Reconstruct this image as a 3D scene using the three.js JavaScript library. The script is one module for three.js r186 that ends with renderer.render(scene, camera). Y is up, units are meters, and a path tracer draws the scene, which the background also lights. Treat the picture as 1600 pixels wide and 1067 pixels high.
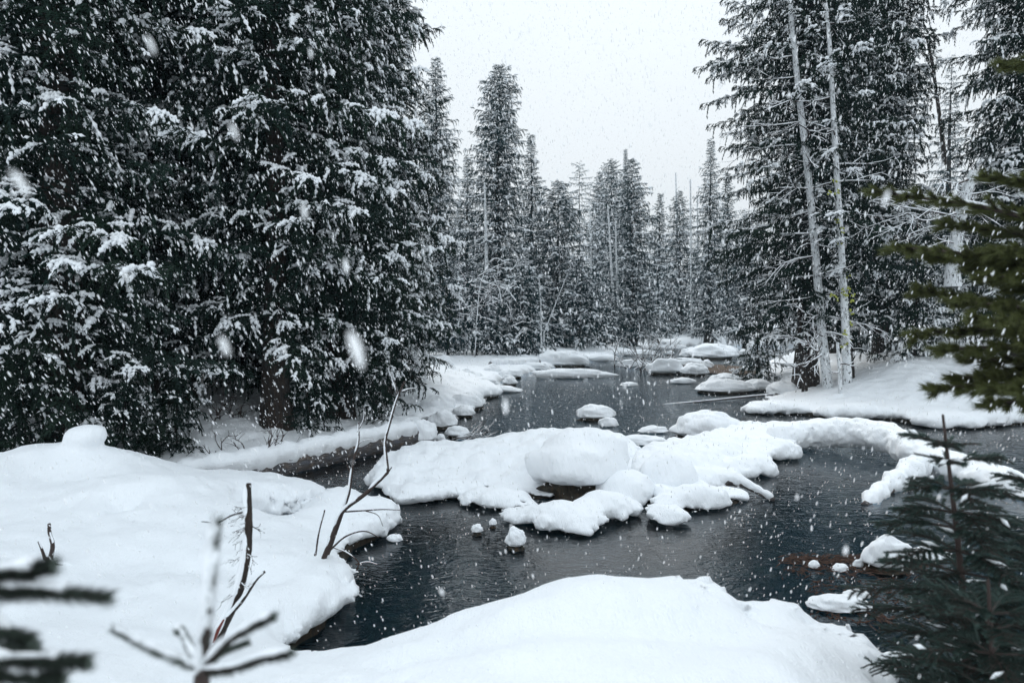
import * as THREE from 'three';
import { createNoise3D, createNoise2D } from 'simplex-noise';

// ---------------------------------------------------------------- camera, sky, sun, exposure
const scene = new THREE.Scene();
const EYE = 2.2, FOC = 1070, PITCH = -Math.atan2(38.5, FOC);
const camera = new THREE.PerspectiveCamera(2 * Math.atan(533.5 / FOC) * 180 / Math.PI, 1600 / 1067, 0.05, 900);
camera.position.set(0, EYE, 0);
camera.rotation.set(PITCH, 0, 0);
camera.focus = 10.5;
camera.userData.fStop = 2.4;
scene.add(camera);

const renderer = new THREE.WebGLRenderer({ antialias: true });
renderer.toneMapping = THREE.LinearToneMapping;
renderer.toneMappingExposure = 1.12;
renderer.shadowMap.enabled = true;

{ // overcast snow sky: brighter towards the zenith, faint broad cloud mottling
  const W = 256, H = 128, data = new Float32Array(W * H * 4), n = createNoise3D(rng(5));
  for (let j = 0; j < H; j++) for (let i = 0; i < W; i++) {
    const el = ((j + 0.5) / H - 0.5) * Math.PI, az = (i + 0.5) / W * Math.PI * 2;
    const x = Math.cos(el) * Math.cos(az), y = Math.sin(el), z = Math.cos(el) * Math.sin(az);
    const L = (0.78 + 0.42 * Math.max(0, y)) * (1 + 0.02 * n(x * 2, y * 3, z * 2));
    const o = (j * W + i) * 4;
    const k = Math.max(0, y); data[o] = (0.95 - 0.09 * k) * L; data[o + 1] = 0.987 * L; data[o + 2] = (1.015 + 0.08 * k) * L; data[o + 3] = 1;
  }
  const t = new THREE.DataTexture(data, W, H, THREE.RGBAFormat, THREE.FloatType);
  t.mapping = THREE.EquirectangularReflectionMapping;
  t.magFilter = THREE.LinearFilter; t.needsUpdate = true;
  scene.background = t; scene.environment = t;
}
const sun = new THREE.DirectionalLight(new THREE.Color(1, 0.98, 0.95), 1.5);
sun.position.set(-14, 34, -38); sun.target.position.set(0, 0, -10);
sun.castShadow = true; sun.shadow.radius = 75;
Object.assign(sun.shadow.camera, { left: -40, right: 40, top: 40, bottom: -40, near: 1, far: 120 });
sun.shadow.mapSize.set(2048, 2048);
scene.add(sun, sun.target);
scene.fog = new THREE.FogExp2(new THREE.Color(0.66, 0.88, 1.0), 0.0009);

// ---------------------------------------------------------------- helpers
function rng(a) { return () => { a = (a + 0x6d2b79f5) | 0; let t = Math.imul(a ^ (a >>> 15), 1 | a); t = (t + Math.imul(t ^ (t >>> 7), 61 | t)) ^ t; return ((t ^ (t >>> 14)) >>> 0) / 4294967296; }; }
const N3 = createNoise3D(rng(11)), N2 = createNoise2D(rng(12));
const V = (x, y, z) => new THREE.Vector3(x, y, z), lerp = THREE.MathUtils.lerp, clamp = THREE.MathUtils.clamp, sstep = THREE.MathUtils.smoothstep;
const CP = Math.cos(PITCH), SP = Math.sin(PITCH);
// world direction of a point of the photograph (1600 x 1067), with unit depth
function ray(px, py) { const x = (px - 800) / FOC, y = -(py - 533.5) / FOC; const Y = y * CP + SP, Z = y * SP - CP; return [x / -Z, Y / -Z]; }
const at = (px, py, d) => { const [a, b] = ray(px, py); return V(a * d, EYE + b * d, -d); };
const flat = (px, py, y = 0) => { const [a, b] = ray(px, py); const d = (y - EYE) / b; return [a * d, -d]; };
const col = (r, g, b) => new THREE.Color().setRGB(r, g, b);

function canvasNoise(size, fn, srgb = false) {
  const d = new Uint8Array(size * size * 4);
  for (let j = 0; j < size; j++) for (let i = 0; i < size; i++) { const c = fn(i / size, j / size), o = (j * size + i) * 4; d[o] = c[0]; d[o + 1] = c[1]; d[o + 2] = c[2]; d[o + 3] = 255; }
  const t = new THREE.DataTexture(d, size, size, THREE.RGBAFormat);
  t.wrapS = t.wrapT = THREE.RepeatWrapping; t.magFilter = THREE.LinearFilter; t.needsUpdate = true;
  if (srgb) t.colorSpace = THREE.SRGBColorSpace;
  return t;
}
// noise that tiles: simplex on a torus
const tileN = (() => { const n = createNoise3D(rng(21)), m = createNoise3D(rng(22)); return (u, v, f, g = f) => {
  const a = u * Math.PI * 2, b = v * Math.PI * 2, r = f / 6.283, s = g / 6.283;
  return 0.7 * (n(Math.cos(a) * r, Math.sin(a) * r, Math.cos(b) * s + 7) + m(Math.sin(b) * s, Math.cos(a) * r + 3, Math.sin(a) * r)); }; })();

// ---------------------------------------------------------------- materials
const snowBump = canvasNoise(512, (u, v) => { const k = 128 + 38 * tileN(u, v, 9) + 26 * tileN(u, v, 40) + 22 * tileN(u, v, 110); return [k, k, k]; });
const waterBump = canvasNoise(1024, (u, v) => {
  const k = 128 + 46 * tileN(u + 0.03 * tileN(u, v, 6), v, 9, 20) + 34 * tileN(v + 0.02 * tileN(u, v, 8), u, 52, 24) + 20 * tileN(u, v, 60, 130);
  return [k, k, k]; });
const barkBump = canvasNoise(512, (u, v) => { const k = 128 + 60 * tileN(u, v, 40, 8) + 45 * tileN(u, v, 80, 30); return [k, k, k]; });
const bedMap = canvasNoise(1024, (u, v) => {
  const a = tileN(u, v, 12), b = tileN(u, v, 60), c = tileN(u, v, 150), g = tileN(u + 0.3, v, 10, 30);
  const s = 62 + 20 * a + 26 * b + 16 * c; return [s * (1.08 + 0.18 * g), s * 0.94, s * (0.66 - 0.12 * g)]; }, true);
const barkMap = canvasNoise(512, (u, v) => { const k = 92 + 26 * tileN(u, v, 36, 7) + 22 * tileN(u, v, 90, 40), w = tileN(u, v, 6) * 8; return [k + w, k * 0.9, k * 0.82 - w]; }, true);
const crustMap = canvasNoise(512, (u, v) => { const q = tileN(u, v, 8, 10) + 0.7 * tileN(u, v, 30, 26) + 0.4 * tileN(u, v, 90, 40), m = sstep(q, -0.85, -0.45); const k = lerp(70, 236, m) + 8 * tileN(u, v, 60); return [k * 0.975, k * 0.99, k]; }, true);
const std = (o) => new THREE.MeshStandardMaterial({ side: THREE.DoubleSide, ...o });
const M = {
  snow: std({ color: col(0.90, 0.925, 0.95), roughness: 0.9, bumpMap: snowBump, bumpScale: 0.014 }),
  twigSnow: std({ color: col(0.90, 0.925, 0.95), roughness: 0.95 }),
  needle: new THREE.MeshPhysicalMaterial({ side: THREE.DoubleSide, color: col(0.018, 0.034, 0.028), roughness: 0.95, specularIntensity: 0.15 }),
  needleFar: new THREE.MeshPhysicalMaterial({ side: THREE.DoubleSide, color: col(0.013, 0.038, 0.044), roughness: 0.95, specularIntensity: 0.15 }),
  pine: std({ color: col(0.085, 0.098, 0.026), roughness: 0.75 }),
  sapling: std({ color: col(0.020, 0.048, 0.038), roughness: 0.6 }),
  sprig: std({ color: col(0.05, 0.07, 0.055), roughness: 0.7 }),
  bark: std({ map: barkMap, color: col(0.30, 0.28, 0.28), roughness: 0.95, bumpMap: barkBump, bumpScale: 0.02 }),
  twig: std({ color: col(0.045, 0.030, 0.026), roughness: 0.85 }),
  stick: std({ map: barkMap, color: col(0.34, 0.30, 0.28), roughness: 0.9, bumpMap: barkBump, bumpScale: 0.008 }),
  redBark: std({ color: col(0.16, 0.03, 0.02), roughness: 0.8 }),
  log: std({ map: barkMap, color: col(1.05, 1.2, 1.45), roughness: 0.85, bumpMap: barkBump, bumpScale: 0.02 }),
  crust: std({ map: crustMap, roughness: 0.9, bumpMap: barkBump, bumpScale: 0.008 }),
  ground: std({ vertexColors: true, roughness: 0.9, bumpMap: snowBump, bumpScale: 0.008 }),
  flake: new THREE.MeshPhysicalMaterial({ color: col(0.97, 0.975, 0.98), roughness: 1, transmission: 0.65, thickness: 0, side: THREE.DoubleSide }),
  earth: std({ map: bedMap, color: col(0.26, 0.24, 0.24), roughness: 0.95 }),
  rock: std({ map: bedMap, color: col(0.45, 0.45, 0.48), roughness: 0.7 }),
  bed: std({ map: bedMap, color: col(0.46, 0.44, 0.41), roughness: 0.9 }),
  gravel: std({ map: bedMap, color: col(1.3, 1.1, 1.35), roughness: 0.95 }),
  grass: std({ color: col(0.075, 0.038, 0.024), roughness: 0.8 }),
  lichen: std({ color: col(0.42, 0.45, 0.10), roughness: 0.95 }),
  water: new THREE.MeshPhysicalMaterial({ color: col(0.17, 0.52, 0.72), roughness: 0.03, transmission: 1, thickness: 0, ior: 1.5, bumpMap: waterBump, bumpScale: 0.008, side: THREE.DoubleSide }),
};

// ---------------------------------------------------------------- mesh builder
class MB {
  constructor() { this.p = []; this.n = []; this.u = []; this.i = []; }
  vert(x, y, z, nx, ny, nz, u = 0, v = 0) { this.p.push(x, y, z); this.n.push(nx, ny, nz); this.u.push(u, v); return this.p.length / 3 - 1; }
  tri(a, b, c) { // flat triangle
    const ux = b[0] - a[0], uy = b[1] - a[1], uz = b[2] - a[2], vx = c[0] - a[0], vy = c[1] - a[1], vz = c[2] - a[2];
    let nx = uy * vz - uz * vy, ny = uz * vx - ux * vz, nz = ux * vy - uy * vx; const l = Math.hypot(nx, ny, nz) || 1; nx /= l; ny /= l; nz /= l;
    const q = this.vert(...a, nx, ny, nz); this.vert(...b, nx, ny, nz); this.vert(...c, nx, ny, nz); this.i.push(q, q + 1, q + 2);
  }
  // tapered tube along points; radii per point
  tube(pts, rad, seg = 6, cap = true, wob = 0) {
    const n = pts.length, T = V(), A = V(), B = V(); let start = this.p.length / 3, len = 0;
    A.set(0.31, 0.17, 0.93);
    for (let k = 0; k < n; k++) {
      T.subVectors(pts[Math.min(n - 1, k + 1)], pts[Math.max(0, k - 1)]).normalize();
      A.addScaledVector(T, -A.dot(T)); if (A.lengthSq() < 1e-6) A.set(T.y, T.z, T.x).addScaledVector(T, -T.dot(A)); A.normalize(); B.crossVectors(T, A);
      if (k) len += pts[k].distanceTo(pts[k - 1]);
      for (let s = 0; s <= seg; s++) {
        const a = (s % seg) / seg * Math.PI * 2, c = Math.cos(a), d = Math.sin(a);
        const nx = A.x * c + B.x * d, ny = A.y * c + B.y * d, nz = A.z * c + B.z * d;
        const r = rad[k] * (1 + (wob ? wob * N3(pts[k].x * 7 + nx * 2, pts[k].y * 7 + ny * 2, pts[k].z * 7 + nz * 2) : 0));
        this.vert(pts[k].x + nx * r, pts[k].y + ny * r, pts[k].z + nz * r, nx, ny, nz, s / seg * Math.max(1, Math.round(rad[0] * 6.283 / 0.6)), len / 0.9);
      }
    }
    const w = seg + 1;
    for (let k = 0; k < n - 1; k++) for (let s = 0; s < seg; s++) { const a = start + k * w + s, b = a + 1, c = a + w, d = c + 1; this.i.push(a, b, c, b, d, c); }
    if (cap) for (const k of [0, n - 1]) { const o = k === 0 ? -1 : 1; T.subVectors(pts[Math.min(n - 1, k + 1)], pts[Math.max(0, k - 1)]).normalize(); const c0 = this.vert(pts[k].x + T.x * o * rad[k] * 0.3, pts[k].y + T.y * o * rad[k] * 0.3, pts[k].z + T.z * o * rad[k] * 0.3, T.x * o, T.y * o, T.z * o, 0.5, 0.5); for (let s = 0; s < seg; s++) this.i.push(start + k * w + s, start + k * w + s + 1, c0); }
    return this;
  }
  // smooth spindle between two points
  spindle(a, b, r, seg = 4, mid = 0.5, flatY = 1) {
    const dx = b[0] - a[0], dy = b[1] - a[1], dz = b[2] - a[2], L = Math.hypot(dx, dy, dz) || 1;
    let ax = -dz / L, az = dx / L, ay = 0; const l2 = Math.hypot(ax, az); if (l2 < 1e-4) { ax = 1; az = 0; } else { ax /= l2; az /= l2; }
    const bx = (dy * az - dz * ay) / L, by = (dz * ax - dx * az) / L, bz = (dx * ay - dy * ax) / L;
    const s0 = this.vert(...a, -dx / L, -dy / L, -dz / L), s1 = this.vert(...b, dx / L, dy / L, dz / L), q = this.p.length / 3;
    for (let s = 0; s < seg; s++) { const t = s / seg * 6.283 + 0.4, c = Math.cos(t), d = Math.sin(t) * flatY, nx = ax * c + bx * d, ny = ay * c + by * d, nz = az * c + bz * d;
      this.vert(a[0] + dx * mid + nx * r, a[1] + dy * mid + ny * r, a[2] + dz * mid + nz * r, nx, ny, nz); }
    for (let s = 0; s < seg; s++) { const c = q + s, d = q + (s + 1) % seg; this.i.push(s0, d, c, s1, c, d); }
    return this;
  }
  geom() {
    const g = new THREE.BufferGeometry();
    g.setAttribute('position', new THREE.BufferAttribute(new Float32Array(this.p), 3));
    g.setAttribute('normal', new THREE.BufferAttribute(new Float32Array(this.n), 3));
    g.setAttribute('uv', new THREE.BufferAttribute(new Float32Array(this.u), 2));
    g.setIndex(this.i); return g;
  }
}
const taken = {};
function numbered(name) { const k = taken[name] = (taken[name] ?? -1) + 1; return k ? `${name}_${String(k).padStart(3, '0')}` : name; }
function mesh(name, geom, mat, parent) { const m = new THREE.Mesh(geom, mat); m.name = parent ? name : numbered(name); m.castShadow = m.receiveShadow = true; (parent ?? scene).add(m); return m; }
function thing(name, label, category, pos = [0, 0, 0], group) { const g = new THREE.Group(); g.name = numbered(name); g.position.set(...pos); g.userData = { label, category }; if (group) g.userData.group = group; scene.add(g); return g; }
function tag(o, label, category, group) { o.userData = { ...o.userData, label, category }; if (group) o.userData.group = group; return o; }
function structure(o, label, category) { o.userData = { ...o.userData, kind: 'structure', label, category }; return o; }

// ---------------------------------------------------------------- snow masses: signed distance fields meshed by surface nets
function smoothPoly(pts, k = 5) { // closed Catmull-Rom
  const out = [], n = pts.length;
  for (let i = 0; i < n; i++) { const a = pts[(i + n - 1) % n], b = pts[i], c = pts[(i + 1) % n], d = pts[(i + 2) % n];
    for (let s = 0; s < k; s++) { const t = s / k, q = (p) => 0.5 * (2 * b[p] + (c[p] - a[p]) * t + (2 * a[p] - 5 * b[p] + 4 * c[p] - d[p]) * t * t + (3 * b[p] - a[p] - 3 * c[p] + d[p]) * t * t * t); out.push([q(0), q(1)]); } }
  return out;
}
function sdPoly(P, x, z) {
  let d = 1e9, inside = false;
  for (let i = 0, j = P.length - 1; i < P.length; j = i++) {
    const ex = P[j][0] - P[i][0], ez = P[j][1] - P[i][1], wx = x - P[i][0], wz = z - P[i][1];
    const t = clamp((wx * ex + wz * ez) / (ex * ex + ez * ez), 0, 1), bx = wx - ex * t, bz = wz - ez * t;
    d = Math.min(d, bx * bx + bz * bz);
    if ((P[i][1] > z) !== (P[j][1] > z) && x < (P[j][0] - P[i][0]) * (z - P[i][1]) / (P[j][1] - P[i][1]) + P[i][0]) inside = !inside;
  }
  return (inside ? -1 : 1) * Math.sqrt(d);
}
// thin-plate spline through [x, z, h]
function tps(C) {
  const n = C.length, m = n + 3, U = (r2) => r2 < 1e-9 ? 0 : 0.5 * r2 * Math.log(r2), A = [];
  for (let i = 0; i < m; i++) A.push(new Float64Array(m + 1));
  for (let i = 0; i < n; i++) { for (let j = 0; j < n; j++) A[i][j] = U((C[i][0] - C[j][0]) ** 2 + (C[i][1] - C[j][1]) ** 2) + (i === j ? 0.02 : 0);
    A[i][n] = A[n][i] = 1; A[i][n + 1] = A[n + 1][i] = C[i][0]; A[i][n + 2] = A[n + 2][i] = C[i][1]; A[i][m] = C[i][2]; }
  for (let c = 0; c < m; c++) { let p = c; for (let r = c + 1; r < m; r++) if (Math.abs(A[r][c]) > Math.abs(A[p][c])) p = r; [A[c], A[p]] = [A[p], A[c]];
    for (let r = 0; r < m; r++) if (r !== c) { const f = A[r][c] / A[c][c]; if (f) for (let k = c; k <= m; k++) A[r][k] -= f * A[c][k]; } }
  const w = A.map((r, i) => r[m] / r[i]), lo = Math.min(...C.map((c) => c[2])) - 0.08, hi = Math.max(...C.map((c) => c[2])) + 0.1;
  return (x, z) => { let h = w[n] + w[n + 1] * x + w[n + 2] * z; for (let i = 0; i < n; i++) h += w[i] * U((C[i][0] - x) ** 2 + (C[i][1] - z) ** 2); return clamp(h, lo, hi); };
}
const smax = (a, b, k) => { const h = Math.max(k - Math.abs(a - b), 0) / k; return Math.max(a, b) + h * h * k * 0.25; };
const smin = (a, b, k) => -smax(-a, -b, k);
function nets(lo, hi, cell, f) {
  const nx = Math.ceil((hi[0] - lo[0]) / cell) + 1, ny = Math.ceil((hi[1] - lo[1]) / cell) + 1, nz = Math.ceil((hi[2] - lo[2]) / cell) + 1;
  const F = new Float32Array(nx * ny * nz), id = new Int32Array(nx * ny * nz).fill(-1), pos = [], idx = [];
  for (let k = 0; k < nz; k++) for (let i = 0; i < nx; i++) { const g = f(lo[0] + i * cell, lo[2] + k * cell, i, k); for (let j = 0; j < ny; j++) F[(k * nx + i) * ny + j] = g(lo[1] + j * cell); }
  const sx = ny, sz = nx * ny, C = [0, 1, sx, sx + 1, sz, sz + 1, sz + sx, sz + sx + 1], E = [[0, 1], [2, 3], [4, 5], [6, 7], [0, 2], [1, 3], [4, 6], [5, 7], [0, 4], [1, 5], [2, 6], [3, 7]];
  for (let k = 0; k < nz - 1; k++) for (let i = 0; i < nx - 1; i++) for (let j = 0; j < ny - 1; j++) {
    const o = k * sz + i * sx + j; let m = 0; for (let c = 0; c < 8; c++) if (F[o + C[c]] < 0) m |= 1 << c;
    if (m === 0 || m === 255) continue;
    let x = 0, y = 0, z = 0, n = 0;
    for (const [a, b] of E) { if (((m >> a) ^ (m >> b)) & 1) { const fa = F[o + C[a]], fb = F[o + C[b]], t = fa / (fa - fb);
      y += lerp(a & 1, b & 1, t); x += lerp((a >> 1) & 1, (b >> 1) & 1, t); z += lerp(a >> 2, b >> 2, t); n++; } }
    id[o] = pos.length / 3; pos.push(lo[0] + (i + x / n) * cell, lo[1] + (j + y / n) * cell, lo[2] + (k + z / n) * cell);
  }
  const quad = (a, b, c, d, flip) => { if (a < 0 || b < 0 || c < 0 || d < 0) return; if (flip) idx.push(a, c, b, a, d, c); else idx.push(a, b, c, a, c, d); };
  for (let k = 1; k < nz - 1; k++) for (let i = 1; i < nx - 1; i++) for (let j = 1; j < ny - 1; j++) {
    const o = k * sz + i * sx + j, s = F[o] < 0;
    if (s !== F[o + 1] < 0) quad(id[o - sx - sz], id[o - sz], id[o], id[o - sx], s);
    if (s !== F[o + sx] < 0) quad(id[o - 1 - sz], id[o - 1], id[o], id[o - sz], s);
    if (s !== F[o + sz] < 0) quad(id[o - 1 - sx], id[o - sx], id[o], id[o - 1], s);
  }
  const g = new THREE.BufferGeometry(), uv = new Float32Array(pos.length / 3 * 2);
  for (let i = 0; i < uv.length / 2; i++) { uv[2 * i] = (pos[3 * i] + 0.3 * pos[3 * i + 1]) * 1.7; uv[2 * i + 1] = (pos[3 * i + 2] + 0.7 * pos[3 * i + 1]) * 1.7; }
  g.setAttribute('position', new THREE.BufferAttribute(new Float32Array(pos), 3)); g.setAttribute('uv', new THREE.BufferAttribute(uv, 2)); g.setIndex(idx); g.computeVertexNormals();
  return g;
}
// poly: outline at the water, [x, z]; pts: [px, py, depth] of points on the top surface; extra: ellipsoids [cx, cy, cz, rx, ry, rz, blend]
function snowMass({ poly, pts, abs = [], k = 0.3, cell = 0.04, under = 0.1, top = 1.2, extra = [], dents = [], rough = 0.012, low = -0.1, box, crumb = 0, billow = 0, floor = 0.03 }, core) {
  const P = smoothPoly(poly), H = tps([...pts.map(([a, b, d]) => { const q = at(a, b, d); return [q.x, q.z, q.y]; }), ...abs]);
  let x0 = 1e9, x1 = -1e9, z0 = 1e9, z1 = -1e9;
  for (const [x, z] of P) { x0 = Math.min(x0, x); x1 = Math.max(x1, x); z0 = Math.min(z0, z); z1 = Math.max(z1, z); }
  for (const e of extra) { x0 = Math.min(x0, e[0] - e[3]); x1 = Math.max(x1, e[0] + e[3]); z0 = Math.min(z0, e[2] - e[5]); z1 = Math.max(z1, e[2] + e[5]); }
  const lo = box ? [box[0], low, box[2]] : [x0 - 0.15, low, z0 - 0.15], hi = box ? [box[1], top, box[3]] : [x1 + 0.15, top, z1 + 0.15];
  if (core) { const b = [lo[0], -0.5, lo[2]]; structure(mesh('creek_bank', nets(b, [hi[0], 0.3, hi[2]], 0.11, (x, z) => { const d = sdPoly(P, x, z) + 0.05 * N2(x * 2, z * 2), hh = Math.min(0.13, H(x, z) - 0.06); return (y) => smax(y - hh - 0.03 * N2(x * 5, z * 5), d + 0.13 + 0.03 * N3(x * 5, y * 5, z * 5), 0.06); }), M.earth), core, 'bank edge'); }
  return nets(lo, hi, cell, (x, z) => {
    let h = H(x, z) + 0.022 * N2(x * 0.9, z * 0.9) + 0.010 * N2(x * 2.3 + 9, z * 2.3);
    for (const [dx, dz, r, a] of dents) h -= a * Math.exp(-((x - dx) ** 2 + (z - dz) ** 2) / (r * r));
    if (billow) h += billow * (Math.abs(N2(x * 1.35 + 3, z * 1.35)) + 0.25 * Math.abs(N2(x * 3.1, z * 3.1 + 7)) - 0.38);
    const fl = floor + 0.03 * N2(x * 2.4, z * 2.4 + 30), d = sdPoly(P, x, z) + 0.06 * N2(x * 1.4 + 40, z * 1.4) + 0.03 * N2(x * 4 + 4, z * 4);
    return (y) => {
      const uc = under * (1 - sstep(y, 0.0, 0.14));
      let v = smax(y - h, d + uc, k);
      for (const e of extra) { const qx = (x - e[0]) / e[3], qy = (y - e[1]) / e[4], qz = (z - e[2]) / e[5], q = Math.hypot(qx, qy, qz); if (q < 2.5) v = smin(v, (q - 1) * Math.min(e[3], e[4], e[5]), e[6] ?? 0.1); }
      v = smax(v, fl - y, 0.05);
      if (v > -0.12 && v < 0.12) { v += rough * (N3(x * 3.2, y * 3.2, z * 3.2) + 0.45 * N3(x * 8, y * 8, z * 8)); if (crumb) { const c = sstep(d, -0.25, -0.02) * crumb; if (c > 0.001) v += c * (N3(x * 11, y * 9, z * 11) + 0.6 * N3(x * 22, y * 18, z * 22)); } }
      return v;
    };
  });
}

// ---------------------------------------------------------------- the setting
const CREEK = smoothPoly([[-16, -8.0], [-5, -8.1], [-3, -7.6], [-1.8, -6.2], [-1.7, -4.4], [-1.1, -3.5], [1.2, -3.3], [2.4, -2.3], [6, -1.8], [14, -1.5], [24, -5], [24, -12.5], [11.5, -14.6], [8.4, -14.4], [6.8, -16.2], [6.2, -16.4], [7.6, -19], [9, -22], [9.6, -27], [12.6, -33], [22, -43], [38, -52], [36, -58], [14, -53], [9, -45], [5, -36], [2.6, -30.5], [0.4, -25], [-0.9, -19], [-2.2, -16], [-2.6, -12.8], [-3.8, -10.6], [-5, -9.8], [-16, -9.9]], 4);
function groundH(x, z) {
  const d = sdPoly(CREEK, x, z);
  if (d < -0.4) return -0.75;
  let h = -0.75 + 1.0 * sstep(d, -0.4, 0.7) + 0.25 * sstep(d, 0.5, 5);
  const far = Math.hypot(x, z);
  h += sstep(d, 0, 3) * (0.13 * N2(x * 0.25, z * 0.25) + 0.05 * N2(x * 0.9, z * 0.9));
  h += sstep(far, 55, 320) * 10 * (1 + 0.4 * N2(x * 0.012, z * 0.012)) + sstep(x, 9, 30) * 2.0 * sstep(-z, 10, 20);
  return h;
}
{ // ground: one graded sheet
  const axis = (a, b, c, d) => { const out = []; for (let t = a; t < b; t += Math.max(0.5, (b - t) * 0.12)) out.push(t); for (let t = b; t < c; t += 0.3) out.push(t); for (let t = c; t <= d; t += Math.max(0.5, (t - c) * 0.12)) out.push(t); out.push(d); return out; };
  const cl = [], X = axis(-210, -9, 20, 210), Z = axis(-260, -56, 3, 60), p = [], u = [], ix = [];
  for (const z of Z) for (const x of X) { const h = groundH(x, z), k = sstep(h, -0.05, 0.06); p.push(x, h, z); u.push(x, z); cl.push(lerp(0.05, 0.9, k), lerp(0.042, 0.925, k), lerp(0.034, 0.95, k)); }
  for (let j = 0; j < Z.length - 1; j++) for (let i = 0; i < X.length - 1; i++) { const a = j * X.length + i, b = a + X.length; ix.push(a, b, a + 1, a + 1, b, b + 1); }
  const g = new THREE.BufferGeometry(); g.setAttribute('position', new THREE.BufferAttribute(new Float32Array(p), 3)); g.setAttribute('uv', new THREE.BufferAttribute(new Float32Array(u), 2)); g.setAttribute('color', new THREE.BufferAttribute(new Float32Array(cl), 3)); g.setIndex(ix); g.computeVertexNormals();
  structure(mesh('ground', g, M.ground), 'snow covered forest floor on both sides of the creek', 'ground');
}
function sheet(x0, x1, z0, z1, y, s) { const g = new THREE.BufferGeometry(); g.setAttribute('position', new THREE.BufferAttribute(new Float32Array([x0, y, z0, x1, y, z0, x0, y, z1, x1, y, z1]), 3)); g.setAttribute('normal', new THREE.BufferAttribute(new Float32Array([0, 1, 0, 0, 1, 0, 0, 1, 0, 0, 1, 0]), 3)); g.setAttribute('uv', new THREE.BufferAttribute(new Float32Array([x0 * s, z0 * s, x1 * s, z0 * s, x0 * s, z1 * s, x1 * s, z1 * s]), 2)); g.setIndex([0, 2, 1, 1, 2, 3]); return g; }
structure(mesh('creek_bed', sheet(-17, 40, -62, 0, -0.42, 0.5), M.bed), 'dark brown pebbly bed under the clear creek water', 'creek bed');
structure(mesh('water', sheet(-17, 40, -62, 0, 0, 0.42), M.water), 'dark rippled water of the winding mountain creek', 'creek');

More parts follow.
